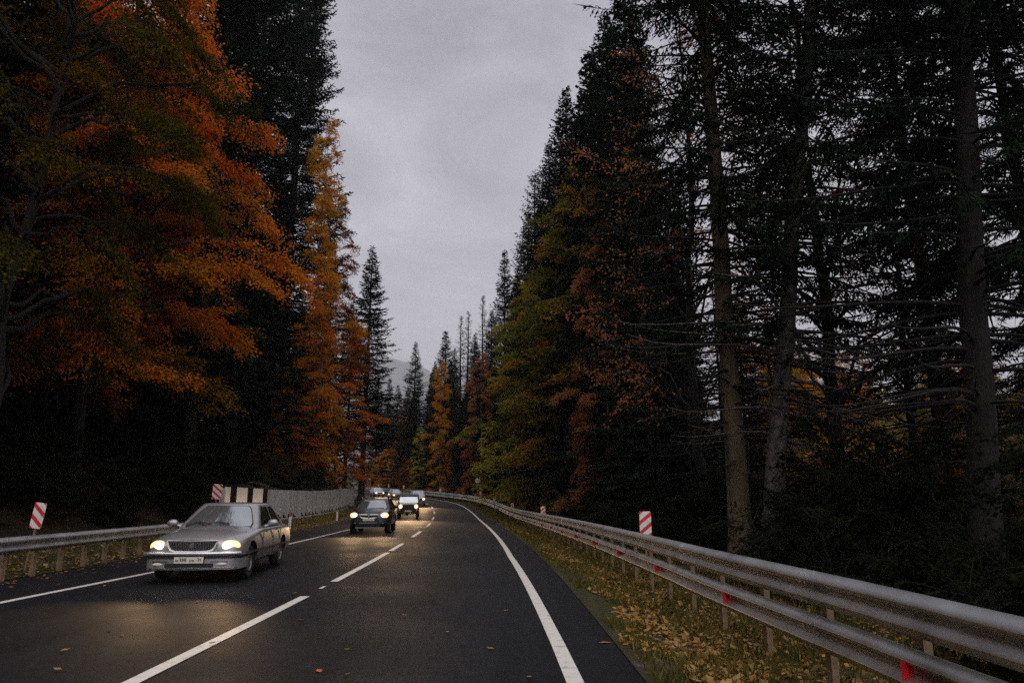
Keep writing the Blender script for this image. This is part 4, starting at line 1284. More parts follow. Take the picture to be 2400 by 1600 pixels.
def broadleaf(seed, H, z0, Rf, nbough, nspray, nleaf, leaf, r0, spray_len=1.5, flat=0.25, droop=0.25, rise=0.35, mat='orange', bark='bark_pale', lean=0, laz=0, side=None, tone0=0.5, tone_h=0.0, fork=0, leafw=0.36, inner=0.35, sway=0.5):
    """layered crown: boughs from the trunk, each carrying flat sprays of leaves. Rf(t)->crown radius at height fraction t"""
    rg = np.random.default_rng(seed)
    P = trunk_path(rg, H * 0.97, lean, sway, 26, laz)
    t = np.linspace(0, 1, 26)
    tb = TB(); tb.tube(P, trunk_rad(t, r0, 0.015), 12)
    bt = TB(); q = Q()
    for k in range(nbough):
        h = (k + rg.random()) / nbough
        zt = z0 + (H - z0) * h                                      # height of the bough's end
        az = k * 2.39996 + rg.normal(0, 0.5)
        L = max(0.5, Rf(h) * rg.uniform(0.60, 1.08))
        L *= 1 + 0.3 * math.sin(2 * az + 5 * h) * math.sin(7 * h + az)
        zs = max(z0 * 0.55, zt - L * rise * rg.uniform(0.6, 1.4))
        zs = min(zs, H * 0.93)
        base = np.array([np.interp(zs, P[:, 2], P[:, 0]), np.interp(zs, P[:, 2], P[:, 1]), zs])
        m = 9; s_ = np.linspace(0, 1, m)
        pts = np.zeros((m, 3))
        bend = rg.normal(0, 0.35)
        pts[:, 0] = np.cos(az + bend * s_) * L * s_; pts[:, 1] = np.sin(az + bend * s_) * L * s_
        pts[:, 2] = (zt - zs) * (1.7 * s_ - 0.7 * s_ ** 2) - droop * L * s_ ** 3 * rg.uniform(0.5, 1.3)
        pts[1:-1] += rg.normal(0, 0.05 * L ** 0.5, (m - 2, 3))
        pts += base
        br = min(0.4 * r0, 0.012 + 0.013 * L)
        bt.tube(pts, br * (1 - s_ * 0.88) + 0.004, 5)
        n = max(3, int(nspray * (0.35 + 0.65 * L / max(0.6, Rf(0.4)))))
        u = inner + (1 - inner) * np.sqrt((np.arange(n) + rg.random(n)) / n)
        i = np.minimum((u * (m - 1)).astype(int), m - 2); f = (u * (m - 1) - i)[:, None]
        p = pts[i] * (1 - f) + pts[i + 1] * f
        T = nrm(pts[i + 1] - pts[i])
        S = nrm(np.cross(T, UP))
        sgn = np.where(np.arange(n) % 2 == 0, 1, -1)[:, None]
        d = nrm(T * rg.uniform(0.35, 1.0, n)[:, None] + S * sgn * rg.uniform(0.2, 1.0, n)[:, None] + UP * rg.normal(0, flat, n)[:, None] - UP * droop * 0.6)
        sl = spray_len * rg.uniform(0.55, 1.2, n) * (0.6 + 0.4 * min(1, L / 3))
        btone = tone0 + rg.normal(0, 0.10) + tone_h * (h - 0.5)
        wd = nrm(np.cross(d, UP)); nn = np.cross(wd, d)
        for j in range(n):
            e1 = p[j] + d[j] * sl[j]
            bt.tube(np.stack([p[j], p[j] + d[j] * sl[j] * 0.55 + UP * 0.04, e1]), np.array([0.012, 0.007, 0.003]), 3)
        a = rg.random((n, nleaf)) ** 0.8
        lat = rg.normal(0, 0.20, (n, nleaf)) * np.minimum(1, 0.25 + 1.4 * a) * sl[:, None]
        pos = p[:, None] + d[:, None] * (a * sl[:, None])[..., None] + wd[:, None] * lat[..., None] + nn[:, None] * (rg.normal(0, 0.06, (n, nleaf)) * sl[:, None])[..., None]
        pos[..., 2] -= 0.10 * np.abs(lat) + droop * 0.25 * a ** 2 * sl[:, None]
        ld = nrm(d[:, None] + wd[:, None] * np.sign(lat)[..., None] * rg.uniform(0.1, 1.0, (n, nleaf))[..., None] + rg.normal(0, 0.35, (n, nleaf, 3)) - UP * 0.25)
        lw = nrm(np.cross(ld, UP + rg.normal(0, 0.5, (n, nleaf, 3))))
        ls = leaf * rg.uniform(0.7, 1.25, (n, nleaf))
        tone = btone + rg.normal(0, 0.05, n)[:, None] + rg.normal(0, 0.11, (n, nleaf))
        q.blades(pos.reshape(-1, 3), ld.reshape(-1, 3), ls.ravel(), (ls * leafw).ravel(), lw.reshape(-1, 3), np.clip(tone, 0, 1).ravel())
    return tb.mesh('trunk', M[bark]), bt.mesh('branches', M['bark_dark']), q.mesh('crown', M[mat])

PROTO = {}
dome = lambda R_: (lambda t: R_ * (0.45 + 0.55 * math.sin(math.pi * min(1, (t * 0.95 + 0.08)) ** 0.75)) * (1 if t < 0.8 else max(0.25, 1 - (t - 0.8) * 3.2)))
column = lambda R_: (lambda t: R_ * (0.72 + 0.28 * math.sin(math.pi * t ** 0.8)) * (1 - 0.22 * t) * (1 + 0.30 * math.sin(15 * t + 1)) * (1 if t < 0.80 else 1 - (t - 0.80) * 3.6))
PROTO['fir_a'] = conifer(1, 46, 5.2, 4.5, 0.42, 0.48, 7, 0.125, 0.80, 0.065, 0.12, 0.42, 0.28, 0.35, 2, 0.62, low=0.8)
PROTO['fir_b'] = conifer(2, 40, 5.0, 3.0, 0.38, 0.50, 7, 0.14, 0.80, 0.07, 0.10, 0.45, 0.25, 0.45, 2, 0.70, low=0.8)
PROTO['fir_c'] = conifer(3, 35, 5.4, 2.0, 0.34, 0.62, 7, 0.16, 0.95, 0.095, 0.14, 0.42, 0.22, 0.28, 2, 0.88, low=0.8)
PROTO['fir_d'] = conifer(4, 33, 4.8, 2.5, 0.32, 0.58, 7, 0.16, 0.90, 0.095, 0.18, 0.45, 0.32, 0.32, 2, 0.80, low=0.8)
PROTO['fir_e'] = conifer(33, 35, 5.4, 7.5, 0.34, 0.62, 7, 0.16, 0.95, 0.095, 0.14, 0.42, 0.22, 0.28, 2, 0.82, low=0.75)
PROTO['spruce_a'] = conifer(5, 38, 5.4, 3.5, 0.30, 0.55, 6, 0.075, 0.55, 0.034, 0.02, 0.42, 0.30, 0.75, 2, 0.42, skip=0.05, bare_low=1.0, low=0.5, bare_k=4.5, mat='needle', bark='bark_moss')
PROTO['spruce_b'] = conifer(6, 36, 5.8, 4.2, 0.29, 0.53, 6, 0.075, 0.56, 0.035, 0.05, 0.50, 0.34, 0.85, 2, 0.40, skip=0.05, bare_low=1.0, low=0.65, bare_k=7, mat='needle', bark='bark_dark')
PROTO['spire'] = conifer(8, 32, 3.0, 2.0, 0.24, 0.55, 6, 0.17, 0.55, 0.05, 0.05, 0.5, 0.35, 0.6, 1, 0.75, skip=0.1, bare_low=0.2, mat='needle_b', bark='bark_dark')
PROTO['ragged'] = conifer(9, 38, 4.6, 3.0, 0.32, 0.60, 5.5, 0.11, 0.65, 0.06, 0.02, 0.70, 0.65, 0.7, 1, 0.62, skip=0.15, bare_low=0.3, mat='needle_b', bark='bark_dark')
PROTO['beech_big'] = broadleaf(21, 25, 4.6, dome(7.4), 80, 24, 72, 0.145, 0.27, 1.7, 0.16, 0.22, 0.32, 'orange', 'bark_dark', tone0=0.56, tone_h=0.25, sway=0.4)
PROTO['beech_olive'] = broadleaf(22, 24, 5.5, dome(6.8), 70, 24, 66, 0.125, 0.24, 1.6, 0.16, 0.24, 0.32, 'olive', 'bark_dark', tone0=0.36, lean=0.09, laz=0.6)
PROTO['beech_tall'] = broadleaf(23, 31, 2.5, column(4.6), 66, 22, 52, 0.16, 0.24, 1.55, 0.25, 0.26, 0.6, 'gold', 'bark_pale', tone0=0.5)
PROTO['birch'] = broadleaf(24, 26, 2.0, dome(4.2), 70, 18, 42, 0.13, 0.20, 1.2, 0.3, 0.35, 0.6, 'yellowgreen', 'bark', tone0=0.5)
PROTO['sparse'] = broadleaf(25, 25, 6.0, dome(5.5), 46, 15, 12, 0.15, 0.26, 1.5, 0.3, 0.12, 0.75, 'rust', 'bark_dark', tone0=0.72, fork=1)
PROTO['shrub'] = broadleaf(26, 3.4, 0.2, dome(2.0), 26, 12, 34, 0.11, 0.05, 0.8, 0.35, 0.2, 0.7, 'bush', 'bark_dark', tone0=0.45, inner=0.2)
PROTO['shrub_dark'] = broadleaf(27, 4.2, 0.1, dome(2.4), 30, 14, 46, 0.085, 0.05, 0.9, 0.4, 0.2, 0.8, 'darkbush', 'bark_dark', tone0=0.4, inner=0.15)
PROTO['sapling'] = broadleaf(28, 7.5, 1.2, dome(2.1), 30, 12, 24, 0.13, 0.05, 0.9, 0.3, 0.2, 0.6, 'mixed', 'bark_dark', tone0=0.6, inner=0.3)

KIND = {'fir_a': 'fir_tree', 'fir_b': 'fir_tree', 'fir_c': 'fir_tree', 'fir_d': 'fir_tree', 'fir_e': 'fir_tree', 'spruce_a': 'spruce_tree', 'spruce_b': 'spruce_tree', 'spire': 'spruce_tree', 'ragged': 'spruce_tree',
        'beech_big': 'beech_tree', 'beech_olive': 'beech_tree', 'beech_tall': 'beech_tree', 'birch': 'birch_tree', 'sparse': 'beech_tree', 'shrub': 'shrub', 'shrub_dark': 'shrub', 'sapling': 'sapling'}
PH = {'fir_a': 46, 'fir_b': 40, 'fir_c': 35, 'fir_d': 33, 'fir_e': 35, 'spruce_a': 38, 'spruce_b': 36, 'spire': 32, 'ragged': 38, 'beech_big': 25, 'beech_olive': 24, 'beech_tall': 31, 'birch': 26, 'sparse': 25, 'shrub': 3.4, 'shrub_dark': 4.2, 'sapling': 7.5}
tr_rng = random.Random(77)
def tree(proto, x, y, h, label, group=None, palette=None, rz=None, wide=1.0, lean=(0, 0), bark=None, cat=None, zoff=0.0):
    s = h / PH[proto]
    e = bpy.data.objects.new(KIND[proto], None); COL.objects.link(e)
    e.empty_display_size = 0.3
    e.location = (x, y, float(G(x, y)) - 0.12 + zoff)
    e.rotation_euler = (lean[0], lean[1], tr_rng.uniform(0, 6.28) if rz is None else rz)
    e.rotation_mode = 'ZYX'
    e.scale = (s * wide, s * wide, s)
    kind = 'shrub' if 'shrub' in proto else 'tree'
    tag(e, label, cat or kind, group)
    for nm, me in zip(('trunk', 'branches', 'crown'), PROTO[proto]):
        o = bpy.data.objects.new('stem' if (kind == 'shrub' and nm == 'trunk') else nm, me); COL.objects.link(o); o.parent = e
        mt_ = palette if nm == 'crown' else bark
        if mt_:
            o.material_slots[0].link = 'OBJECT'; o.material_slots[0].material = M[mt_]
    return e
def at_px(px, y, z=8.0):
    """world x of picture column px at forward distance y and height z"""
    d = y * math.cos(PITCH) + (z - 1.5) * math.sin(PITCH)
    return (px - 1200) / 1650 * d
def h_px(py, px_y, x, y):
    """tree height whose tip reaches picture row py at distance y, standing on the terrain at x,y"""
    v = (800 - py) / 1650
    tz = y * (math.sin(PITCH) + v * math.cos(PITCH)) / (math.cos(PITCH) - v * math.sin(PITCH))
    return 1.5 + tz - float(G(x, y))

def T(proto, px, y, top, label, z=None, **kw):
    """tree whose stem stands at column px (measured at height z) and whose tip is at row top"""
    zz = z if z is not None else 6
    x = at_px(px, y, zz)
    return tree(proto, x, y, h_px(top, 0, x, y), label, **kw)

# --- left side
tree('beech_big', -16.2, 26.5, 25, 'large orange beech whose crown reaches farthest over the left lane', rz=0.4, wide=0.80)
tree('beech_big', -19.8, 31.0, 30, 'tall red-orange beech at the top left, in front of the dark firs', rz=2.2, wide=0.58)
tree('beech_olive', -12.9, 17.0, 23, 'olive green beech with a leaning trunk at the left edge', rz=2.6, wide=0.72, lean=(0, R(4)))
tree('beech_olive', -21.5, 22.5, 27, 'olive and brown beech higher on the left slope', rz=2.9)
tree('beech_big', -21.0, 33.0, 22, 'dull brown beech deep in shade behind the big orange beech', rz=4.1, palette='rust')
T('fir_a', 575, 52, -330, 'very tall dark fir directly right of the big orange beech', z=20, rz=0.7)
T('fir_a', 664, 74, -200, 'very tall dark fir whose right side stands against the grey sky', z=20, rz=3.0)
T('fir_b', 500, 37, -500, 'tall dark fir half hidden by the red-orange leaves at the top left', z=20, rz=1.2)
T('beech_tall', 738, 64, 290, 'tall golden beech beside the very tall dark fir', z=15, rz=1.0, wide=0.6)
T('beech_tall', 768, 76, 470, 'rust brown beech just behind the golden beech', z=15, palette='rust', rz=2.0, wide=0.85)
T('beech_tall', 742, 62, 640, 'golden orange beech above the concrete wall, lower than the tall golden one', z=8, rz=4.0, wide=0.9, palette='orange')
T('beech_tall', 792, 82, 740, 'orange-red beech at the right end of the left hand trees', z=8, palette='orange', rz=5.0, wide=1.1)
T('beech_tall', 650, 53, 860, 'small yellow-brown beech over the striped end of the wall', z=5, palette='gold', rz=0.5, wide=1.0)
T('fir_b', 757, 76, 500, 'dark fir peeping out behind the rust brown beech', z=18, rz=0.3)
T('fir_e', 856, 92, 575, 'lone dark fir standing clear against the sky left of the road', z=14, rz=1.1, wide=1.12)
T('fir_e', 815, 90, 690, 'dark fir touching the left side of the lone fir', z=12, rz=2.1)
T('fir_c', 880, 172, 880, 'low dark fir right of the foot of the lone fir', z=10, rz=4.1, wide=1.3)
T('sapling', 830, 92, 1010, 'small golden tree at the foot of the lone fir', z=4, palette='gold')
T('sapling', 862, 182, 1040, 'small orange tree left of the stacked signs', z=5, palette='gold')
for y, tp, pal, lab in [(34, 1085, 'darkbush', 'dark shrub at the left end of the concrete wall'), (38.5, 1066, 'darkbush', 'brownish shrub above the black and white stripes of the wall'), (43.5, 1064, 'bush', 'green shrub hanging over the middle of the wall'),
                        (49, 1060, 'bush', 'green shrub with yellow tips over the wall'), (55, 1062, 'bush', 'broad green shrub over the wall right of the yellow tipped one'), (62, 1078, 'bush', 'green shrub over the far half of the wall'), (69.5, 1090, 'bush', 'green shrub at the far end of the wall')]:
    x = float(RP(y, -10.9).x)
    tree('shrub', x, y, h_px(tp, 0, x, y), lab, palette=pal, wide=1.15)
T('sapling', 690, 57, 990, 'slender sapling with orange leaves behind the wall shrubs', z=5, palette='orange')
T('sapling', 640, 50, 1000, 'slender sapling with brown leaves behind the wall shrubs', z=5, palette='rust')

# --- middle distance
MID = [('fir_c', 968, 150, 800, 'round topped dark fir right of the gap to the mountain', {}),
       ('fir_d', 1040, 138, 772, 'spiky dark fir beside the round topped fir', {'palette': 'needle_b'}),
       ('spire', 1078, 126, 738, 'thin grey spire, leftmost of the three bare spires', {}),
       ('spire', 1095, 128, 728, 'thin grey spire, middle one of the three bare spires', {}),
       ('spire', 1130, 118, 690, 'thin grey spire, tallest of the three bare spires', {}),
       ('fir_d', 1182, 104, 582, 'dark conical fir standing out against the sky right of the bend', {'wide': 0.95}),
       ('spire', 1215, 96, 620, 'thin dark spruce just right of the conical fir', {}),
       ('ragged', 1258, 82, 395, 'ragged brown spruce with drooping limbs against the sky', {}),
       ('beech_tall', 1128, 100, 828, 'salmon coloured beech right of the three spires', {'palette': 'salmon', 'wide': 0.85}),
       ('beech_tall', 1030, 124, 850, 'narrow yellow beech left of the three spires', {'palette': 'gold', 'wide': 0.8}),
       ('beech_tall', 945, 150, 935, 'brown-orange beech below the round topped fir', {'palette': 'rust', 'wide': 0.9}),
       ('beech_tall', 985, 136, 1000, 'yellow-green small tree above the far guardrail', {'palette': 'yellowgreen'}),
       ('sapling', 955, 138, 1075, 'round rusty shrub tree above the boxy off-roader', {'palette': 'rust', 'wide': 1.3}),
       ('sapling', 905, 157, 1045, 'golden sapling above the white car', {'palette': 'gold', 'wide': 1.4}),
       ('fir_c', 905, 215, 885, 'hazy fir in the far gap, left one', {}),
       ('fir_d', 925, 230, 900, 'hazy fir in the far gap, right one', {}),
       ('birch', 1250, 70, 650, 'airy yellow-green birch right of the speed sign', {'wide': 1.35}),
       ('birch', 1310, 62, 540, 'green and yellow birch behind the airy birch', {'palette': 'mixed', 'wide': 1.3}),
       ('sapling', 1170, 88, 985, 'low yellow-green tree right of the salmon beech', {'palette': 'yellowgreen', 'wide': 1.2}),
       ('sapling', 1215, 80, 1000, 'low leafy tree with yellow flecks above the fifth panel', {'palette': 'yellowgreen', 'wide': 1.1}),
       ('fir_d', 1085, 112, 930, 'dark young fir between the yellow and the salmon beech', {'palette': 'needle_b'}),
       ('fir_c', 1010, 165, 860, 'dark fir between the round topped fir and the yellow beech', {}),
       ('fir_d', 1155, 108, 830, 'dark fir behind the salmon beech', {}),
       ]
for pr, px, y, tp, lab, kw in MID:
    if 'wide' not in kw: kw['wide'] = 1.3 if pr.startswith('fir') else (1.35 if pr == 'spire' else 1.1)
    T(pr, px, y, tp, lab, z=14 if tp < 850 else 7, **kw)

# --- right side
T('fir_d', 1395, 56, 120, 'tall fir with upturned limb tips on the right skyline', z=20, rz=0.4, wide=1.25, palette='needle')
T('ragged', 1340, 66, 330, 'dark spruce stepping down the right skyline', z=18, rz=1.4, wide=1.1, palette='needle')
T('birch', 1375, 52, 395, 'green tree with orange top leaves on the right skyline', z=14, rz=1.1, palette='mixed', wide=1.25)
T('beech_tall', 1420, 47, 520, 'thin beech with rusty sprays in front of the green tree', z=10, palette='salmon', wide=0.75, rz=2.4)
T('birch', 1330, 60, 760, 'yellow lower tree under the rusty sprays', z=8, palette='yellowgreen', wide=1.4, rz=4)
T('fir_b', 1500, 42, 100, 'dark dense fir left of the mossy trunk', z=15, rz=2.0, wide=0.9)
tree('spruce_a', at_px(1722, 21, 3), 21, 38, 'big spruce with a straight mossy brown trunk right of the nearest panel', rz=0.8)
tree('spruce_b', at_px(1792, 20, 1.5), 20.2, 34, 'spruce with a pale patchy trunk that leans to the right', rz=2.2, lean=(0, R(9)), bark='bark_pale')
T('spruce_b', 2130, 23, -400, 'dark spruce with long sagging limbs between the pale and the dark trunk', z=12, rz=5.1)
tree('spruce_b', at_px(2268, 15, 2), 15, 36, 'thick dark spruce trunk near the right edge', rz=4.0, lean=(0, R(5)))
T('sparse', 1895, 27, -180, 'forked beech with few orange leaves behind the two trunks', z=12, rz=0.5)
T('sparse', 1610, 30, -80, 'thin leaved orange beech behind the mossy trunk', z=14, rz=2.5, palette='salmon', wide=0.72)
T('sparse', 2120, 24, 300, 'low beech with rusty leaves before the bright gap on the right', z=8, rz=3.6)
T('fir_c', 1590, 34, 380, 'shadowed fir close behind the mossy trunk', z=12, rz=3.0)
T('spruce_b', 2420, 19, -500, 'dark spruce at the right edge of the picture', z=8, rz=1.9)

for x, y, h in ((-13, -8, 30), (-15, -20, 34), (-12.5, -33, 33), (12, -16, 30)):
    tree('fir_c', x, y, h, 'dark fir beside the road behind the camera', 'firs behind the camera')
for px, y, tp, lab in [(1215, 97, 640, 'dark full fir low on the right skyline, right of the conical fir'), (1240, 86, 500, 'dark full fir beside the ragged brown spruce'), (1292, 74, 335, 'dark full fir on the right skyline above the green and yellow birch'),
                       (1338, 66, 205, 'dark full fir high on the right skyline, left of the tall fir with upturned limbs'), (1440, 54, 30, 'dark full fir on the right skyline, right of the tall fir with upturned limbs'), (1490, 47, -60, 'dark full fir rising out of the picture left of the mossy trunk'),
                       (1150, 116, 725, 'dark full fir between the tallest bare spire and the conical fir'), (1110, 128, 780, 'dark full fir filling the gap under the bare spires'), (1062, 138, 815, 'dark full fir left of the bare spires'), (1015, 152, 845, 'dark full fir right of the round topped fir'), (950, 165, 905, 'dark full fir low beneath the round topped fir'), (905, 185, 945, 'dark full fir low in the far gap above the white car'), (1090, 122, 900, 'dark full fir low before the bare spires')]:
    T('fir_b', px, y, tp, lab, z=16 if tp < 500 else 9, wide=1.2)
# --- dark mass of trees behind the front rows
fill = random.Random(5)
n = 0
def road_d(x, y): return (x - float(XC(y))) / math.hypot(1, float(slope(y)))
for d0, dy, y0, y1 in ((-15, 7.5, 8, 100), (-21, 8, 6, 120), (-29, 9, 6, 150), (-40, 12, 10, 170), (-54, 14, 14, 190)):
    y = y0
    while y < y1:
        d = d0 + fill.uniform(-2.2, 2.2); yy = y + fill.uniform(-2.5, 2.5)
        x = float(XC(yy)) + d * math.hypot(1, float(slope(yy)))
        pr = fill.choice(['fir_b', 'fir_c', 'fir_d', 'fir_b', 'fir_c'])
        hh = fill.uniform(24, 34) if d0 > -20 else fill.uniform(26, 36)
        lone = x / yy > -0.285 and yy > 60
        if not lone:
            tree(pr, x, yy, hh if yy < 60 else hh * 0.72, 'dark fir in the shaded forest on the left hillside', 'firs of the left hillside forest', wide=fill.uniform(0.95, 1.25))
        y += dy
for d0, dy, y0, y1, hmax in ((13.5, 5.0, 62, 170, 1.0), (16, 6.0, 44, 170, 1.0), (20, 8.5, 44, 190, 1.0), (25, 10, 60, 220, 1.0), (36, 14, 80, 240, 1.0)):
    y = y0
    while y < y1:
        d = d0 + fill.uniform(-2, 2); yy = y + fill.uniform(-2.5, 2.5)
        x = float(XC(yy)) + d * math.hypot(1, float(slope(yy)))
        # stay under the skyline of the right hand trees
        px = 1200 + 1650 * x / (yy * 0.985)
        sky_row = np.interp(px, [880, 940, 1000, 1060, 1130, 1190, 1240, 1300, 1380, 1450, 1520, 1560, 2400], [960, 880, 850, 800, 770, 720, 640, 470, 300, 220, 260, 520, 760]) if px < 1750 else np.interp(px, [1750, 1990, 2400], [640, 800, 830])
        hh = min(fill.uniform(20, 34), h_px(sky_row + fill.uniform(20, 120), 0, x, yy))
        if hh > 5:
            tree(fill.choice(['fir_c', 'fir_d', 'spire', 'fir_d', 'ragged']), x, yy, hh, 'dark fir in the shaded forest behind the right guardrail', 'firs of the right hand forest', palette=fill.choice(['needle', 'needle_b', 'needle']), wide=fill.uniform(1.0, 1.4))
        y += dy
# trees on the rise beyond the right hand wood
for i in range(34):
    yy = fill.uniform(55, 150); px = fill.uniform(1780, 2500)
    x = at_px(px, yy, 8)
    row = fill.uniform(815, 900) if px > 2000 else fill.uniform(780, 900)
    hh = h_px(row, 0, x, yy)
    if hh < 3: continue
    pr = fill.choice(['birch', 'birch', 'fir_d', 'beech_tall'])
    tree(pr, x, yy, min(hh, 24), {'birch': 'green tree of the open wood far behind the right hand trunks', 'fir_d': 'dark fir of the open wood far behind the right hand trunks', 'beech_tall': 'orange tree of the open wood far behind the right hand trunks'}[pr],
         {'birch': 'green trees beyond the right hand trunks', 'fir_d': 'firs beyond the right hand trunks', 'beech_tall': 'orange trees beyond the right hand trunks'}[pr], palette={'birch': 'mixed', 'fir_d': None, 'beech_tall': 'gold'}[pr], wide=1.5)
for px, y, tp, lab in ((2080, 62, 905, 'pale green tree low in the bright gap left of the thick dark trunk'), (2190, 70, 925, 'pale green tree low in the bright gap next to the thick dark trunk')):
    T('birch', px, y, tp, lab, z=4, palette='yellowgreen', wide=1.7)
# understorey
for i in range(64):
    yy = 6 + 70 * fill.random() ** 1.5; hh = fill.uniform(1.8, 4.6); wd_ = fill.uniform(0.95, 1.4)
    d = 7.3 + hh / 4.2 * 2.9 * wd_ + fill.uniform(0, 7)
    x = float(XC(yy)) + d
    px = 1200 + 1650 * x / (yy * 0.98)
    if (1640 < px < 1890 and yy < 23) or (2150 < px < 2350 and yy < 16): continue
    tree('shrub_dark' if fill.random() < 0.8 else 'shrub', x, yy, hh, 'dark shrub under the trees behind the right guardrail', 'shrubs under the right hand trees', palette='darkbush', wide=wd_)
for i in range(26):
    yy = fill.uniform(14, 45); d = fill.uniform(17, 30)
    x = float(XC(yy)) + d
    if abs(1200 + 1650 * x / (yy * 0.98) - 1740) < 110 and yy < 22: continue
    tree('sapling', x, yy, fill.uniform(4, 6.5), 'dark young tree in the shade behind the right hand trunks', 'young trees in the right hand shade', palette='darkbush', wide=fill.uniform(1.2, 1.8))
for i in range(84):
    yy = fill.uniform(10, 34) if i < 64 else fill.uniform(34, 75); d = -fill.uniform(9.8, 16)
    x = float(XC(yy)) + d
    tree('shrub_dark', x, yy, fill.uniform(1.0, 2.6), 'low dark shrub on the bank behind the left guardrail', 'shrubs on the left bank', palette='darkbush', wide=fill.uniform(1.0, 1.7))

# fallen trunks on the left slope
for (px, y, z, ln, az, lab) in [(605, 43, 3.1, 1.3, 0.35, 'short pale fallen log on the slope above the striped wall end'), (455, 36, 2.4, 1.2, 0.5, 'pale fallen log lying on the dark slope left of the wall')]:
    x = at_px(px, y, z)
    zz = float(G(x, y)) + 0.12
    b = MB(); b.tube([(-ln / 2, 0, 0.06), (0, 0, 0.02), (ln / 2, 0.1, -0.16)], [0.06, 0.07, 0.075], 10)
    o = b.obj('fallen_log', M['bark_pale'], None, (x, y, zz + .1), (0, 0, az), smooth=True)
    tag(o, lab, 'log')

# ---------------------------------------------------------------- leaf litter and grass
rg = np.random.default_rng(42)
def scatter_leaves(name, n, yfun, dfun, size, mat, zoff=0.02, road_level=False, flat=0.35):
    y = yfun(n); d = dfun(n, y)
    x = XC(y) + d * np.hypot(1, slope(y))
    z = (ZR(y) if road_level else G(x, y, d)) + zoff
    p = np.stack([x, y, z], 1) + np.stack([np.zeros(n), np.zeros(n), rg.random(n) * 0.03], 1)
    a = rg.uniform(0, 6.28, n)
    dd = nrm(np.stack([np.cos(a), np.sin(a), rg.normal(0, flat, n)], 1))
    wd = nrm(np.cross(dd, UP + rg.normal(0, flat, (n, 3))))
    q = Q(); l = size * rg.uniform(0.6, 1.3, n)
    q.blades(p, dd, l, l * 0.36, wd, np.clip(rg.normal(0.5, 0.25, n), 0, 1))
    return tag(mesh_obj(name, q.mesh(name, mat)), kind='stuff')
M['litter'] = leaf_mat('leaf_litter', [(0, (0.10, 0.06, 0.022)), (0.35, (0.26, 0.155, 0.05)), (0.6, (0.44, 0.28, 0.11)), (0.85, (0.36, 0.18, 0.05)), (1, (0.34, 0.10, 0.03))], transl=0.15, nscale=1.5)
def patchy(y, d, keep=0.5):
    return np.sin(y * 1.3 + d * 2.1) + np.sin(y * 0.47 + d * 3.7 + 1.0) + np.sin(y * 2.9 - d * 1.3)
ynear = lambda lo, hi, p=1.7: (lambda n: lo + (hi - lo) * rg.random(n) ** p)
scatter_leaves('fallen_leaves', 22000, ynear(3, 60, 1.9), lambda n, y: 4.75 + np.abs(rg.normal(0.75, 0.75, n)) + 0.12 * patchy(y, 0 * y), 0.085, M['litter'])
scatter_leaves('fallen_leaves', 5000, ynear(3, 40, 1.7), lambda n, y: rg.uniform(6.1, 9.5, n), 0.09, M['litter'])
scatter_leaves('fallen_leaves', 9000, ynear(8, 85, 1.2), lambda n, y: -rg.uniform(6.42, 8.4, n), 0.09, M['litter'])
scatter_leaves('fallen_leaves', 900, ynear(8, 80, 1.2), lambda n, y: -6.35 + np.abs(rg.normal(0, 0.45, n)), 0.085, M['litter'], 0.008, True, 0.12)
scatter_leaves('fallen_leaves', 2500, ynear(8, 70, 1.2), lambda n, y: -rg.uniform(9.0, 18, n), 0.08, M['litter'])
scatter_leaves('fallen_leaves', 90, ynear(4, 50, 1.2), lambda n, y: rg.uniform(-4, 4.3, n), 0.08, M['litter'], 0.008, True, 0.12)
def grass(name, n, yfun, dfun, hgt, mat):
    y = yfun(n); d = dfun(n, y)
    x = XC(y) + d * np.hypot(1, slope(y)); z = G(x, y, d)
    p = np.stack([x, y, z], 1)
    dd = nrm(np.stack([rg.normal(0, .45, n), rg.normal(0, .45, n), np.ones(n)], 1))
    a = rg.uniform(0, 6.28, n); wd = np.stack([np.cos(a), np.sin(a), 0 * a], 1)
    q = Q(); q.blades(p, dd, hgt * rg.uniform(0.4, 1.3, n), 0.006 * (1 + y / 18), wd, np.clip(rg.normal(0.45, 0.22, n), 0, 1))
    return tag(mesh_obj(name, q.mesh(name, mat)), kind='stuff')
M['grass'] = leaf_mat('grass_blades', [(0, (0.05, 0.058, 0.014)), (0.4, (0.12, 0.11, 0.025)), (0.7, (0.22, 0.16, 0.045)), (1, (0.32, 0.22, 0.08))], transl=0.3, nscale=1.2)
def gd(n, y):
    d = 4.42 + np.abs(rg.normal(0.75, 0.6, n)); pt = patchy(y, d)
    return np.where(pt > -0.3, d, 5.4 + rg.random(n) * 1.5)
grass('grass', 42000, ynear(3, 110, 1.8), gd, 0.13, M['grass'])
grass('grass', 12000, ynear(3, 60, 1.6), lambda n, y: rg.uniform(6.2, 9.5, n), 0.22, M['grass'])
grass('grass', 6000, ynear(9, 90, 1.2), lambda n, y: -rg.uniform(6.9, 8.4, n), 0.14, M['grass'])

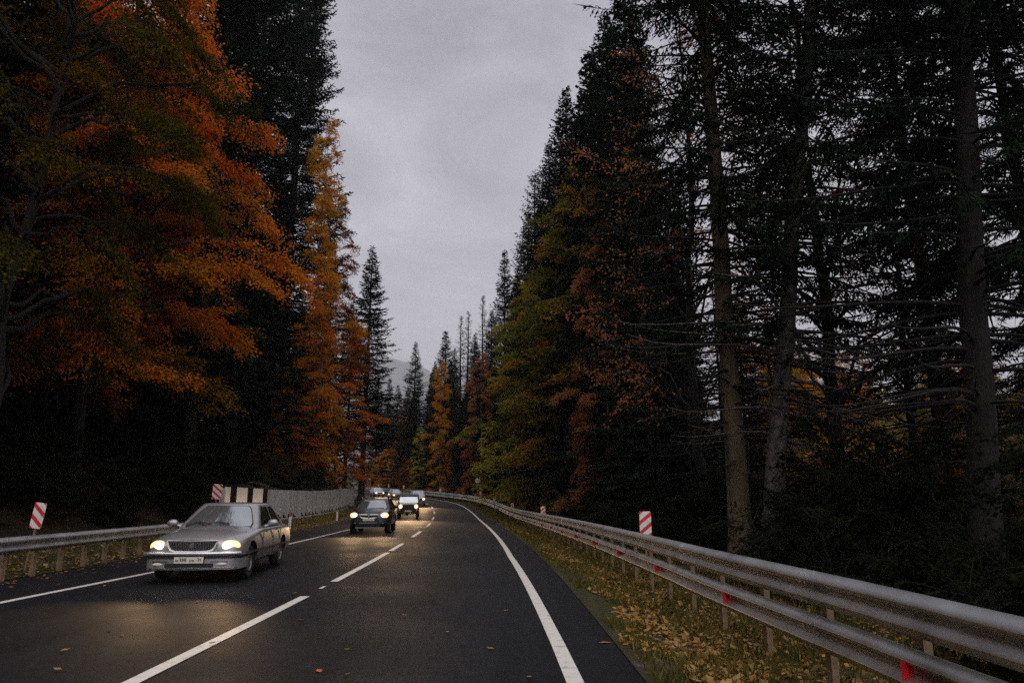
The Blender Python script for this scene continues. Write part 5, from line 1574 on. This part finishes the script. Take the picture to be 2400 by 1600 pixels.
# single leaves lying on the asphalt
b = MB()
hl = [(-0.5, 0, 0.012), (-0.2, 0.24, 0.03), (0.15, 0.27, 0.02), (0.5, 0.02, 0.035), (0.15, -0.2, 0.06), (-0.2, -0.22, 0.05)]
hl = [(p[0], p[1], p[2]) for p in hl]
vs_ = [(0, 0, 0.0)] + hl + [(0, 0, 0.03)] + [(p[0], p[1], p[2] + 0.03) for p in hl]
fs = [(0, i, i % 6 + 1) for i in range(1, 7)] + [(7, 7 + i % 6 + 1, 7 + i) for i in range(1, 7)] + [(i, 7 + i, 7 + i % 6 + 1, i % 6 + 1) for i in range(1, 7)]
b.add(vs_, fs)
lm_o = b.mesh('fallen_leaf', plain('leaf_bright_orange', (0.62, 0.15, 0.02), 0.7))
lm_b = b.mesh('fallen_leaf', plain('leaf_dry_brown', (0.42, 0.19, 0.08), 0.8))
def floor_px(px, py):
    u = (px - 1200) / 1650; v = (800 - py) / 1650
    ry = math.cos(PITCH) - v * math.sin(PITCH); rz = math.sin(PITCH) + v * math.cos(PITCH)
    t = -1.5 / rz
    return u * t, ry * t
for px, py, me, s, lab in [(748, 1573, lm_o, 0.105, 'bright orange leaf on the asphalt at the bottom of the picture'), (1048, 1481, lm_b, 0.07, 'dry brown leaf lying in the middle of the right lane'),
                           (1186, 1431, lm_b, 0.09, 'dry leaf on the asphalt just left of the edge line'), (286, 1489, lm_o, 0.06, 'small orange leaf in the oncoming lane in front of the saloon'), (1418, 1507, lm_b, 0.13, 'curled reddish leaf between the edge line and the verge')]:
    x, y = floor_px(px, py)
    o = mesh_obj('fallen_leaf', me, None, (x, y, 0.006), (0, 0, px * 0.7)); o.scale = (s, s, s)
    tag(o, lab, 'leaf', 'single leaves on the road')

# ---------------------------------------------------------------- air
b = MB(); b.box((-300, 3300, 715), (9000, 9000, 1510))
hz = b.mesh('haze', None)
hm = bpy.data.materials.new('haze'); hm.use_nodes = True
hnt = hm.node_tree; hnt.nodes.clear()
ho = hnt.nodes.new('ShaderNodeOutputMaterial'); pv = hnt.nodes.new('ShaderNodeVolumePrincipled')
pv.inputs['Color'].default_value = (0.97, 0.97, 0.985, 1)
pv.inputs['Density'].default_value = 0.00016
pv.inputs['Anisotropy'].default_value = 0.0
hnt.links.new(pv.outputs[0], ho.inputs['Volume'])
hz.materials.append(hm)
tag(mesh_obj('haze', hz), kind='stuff')
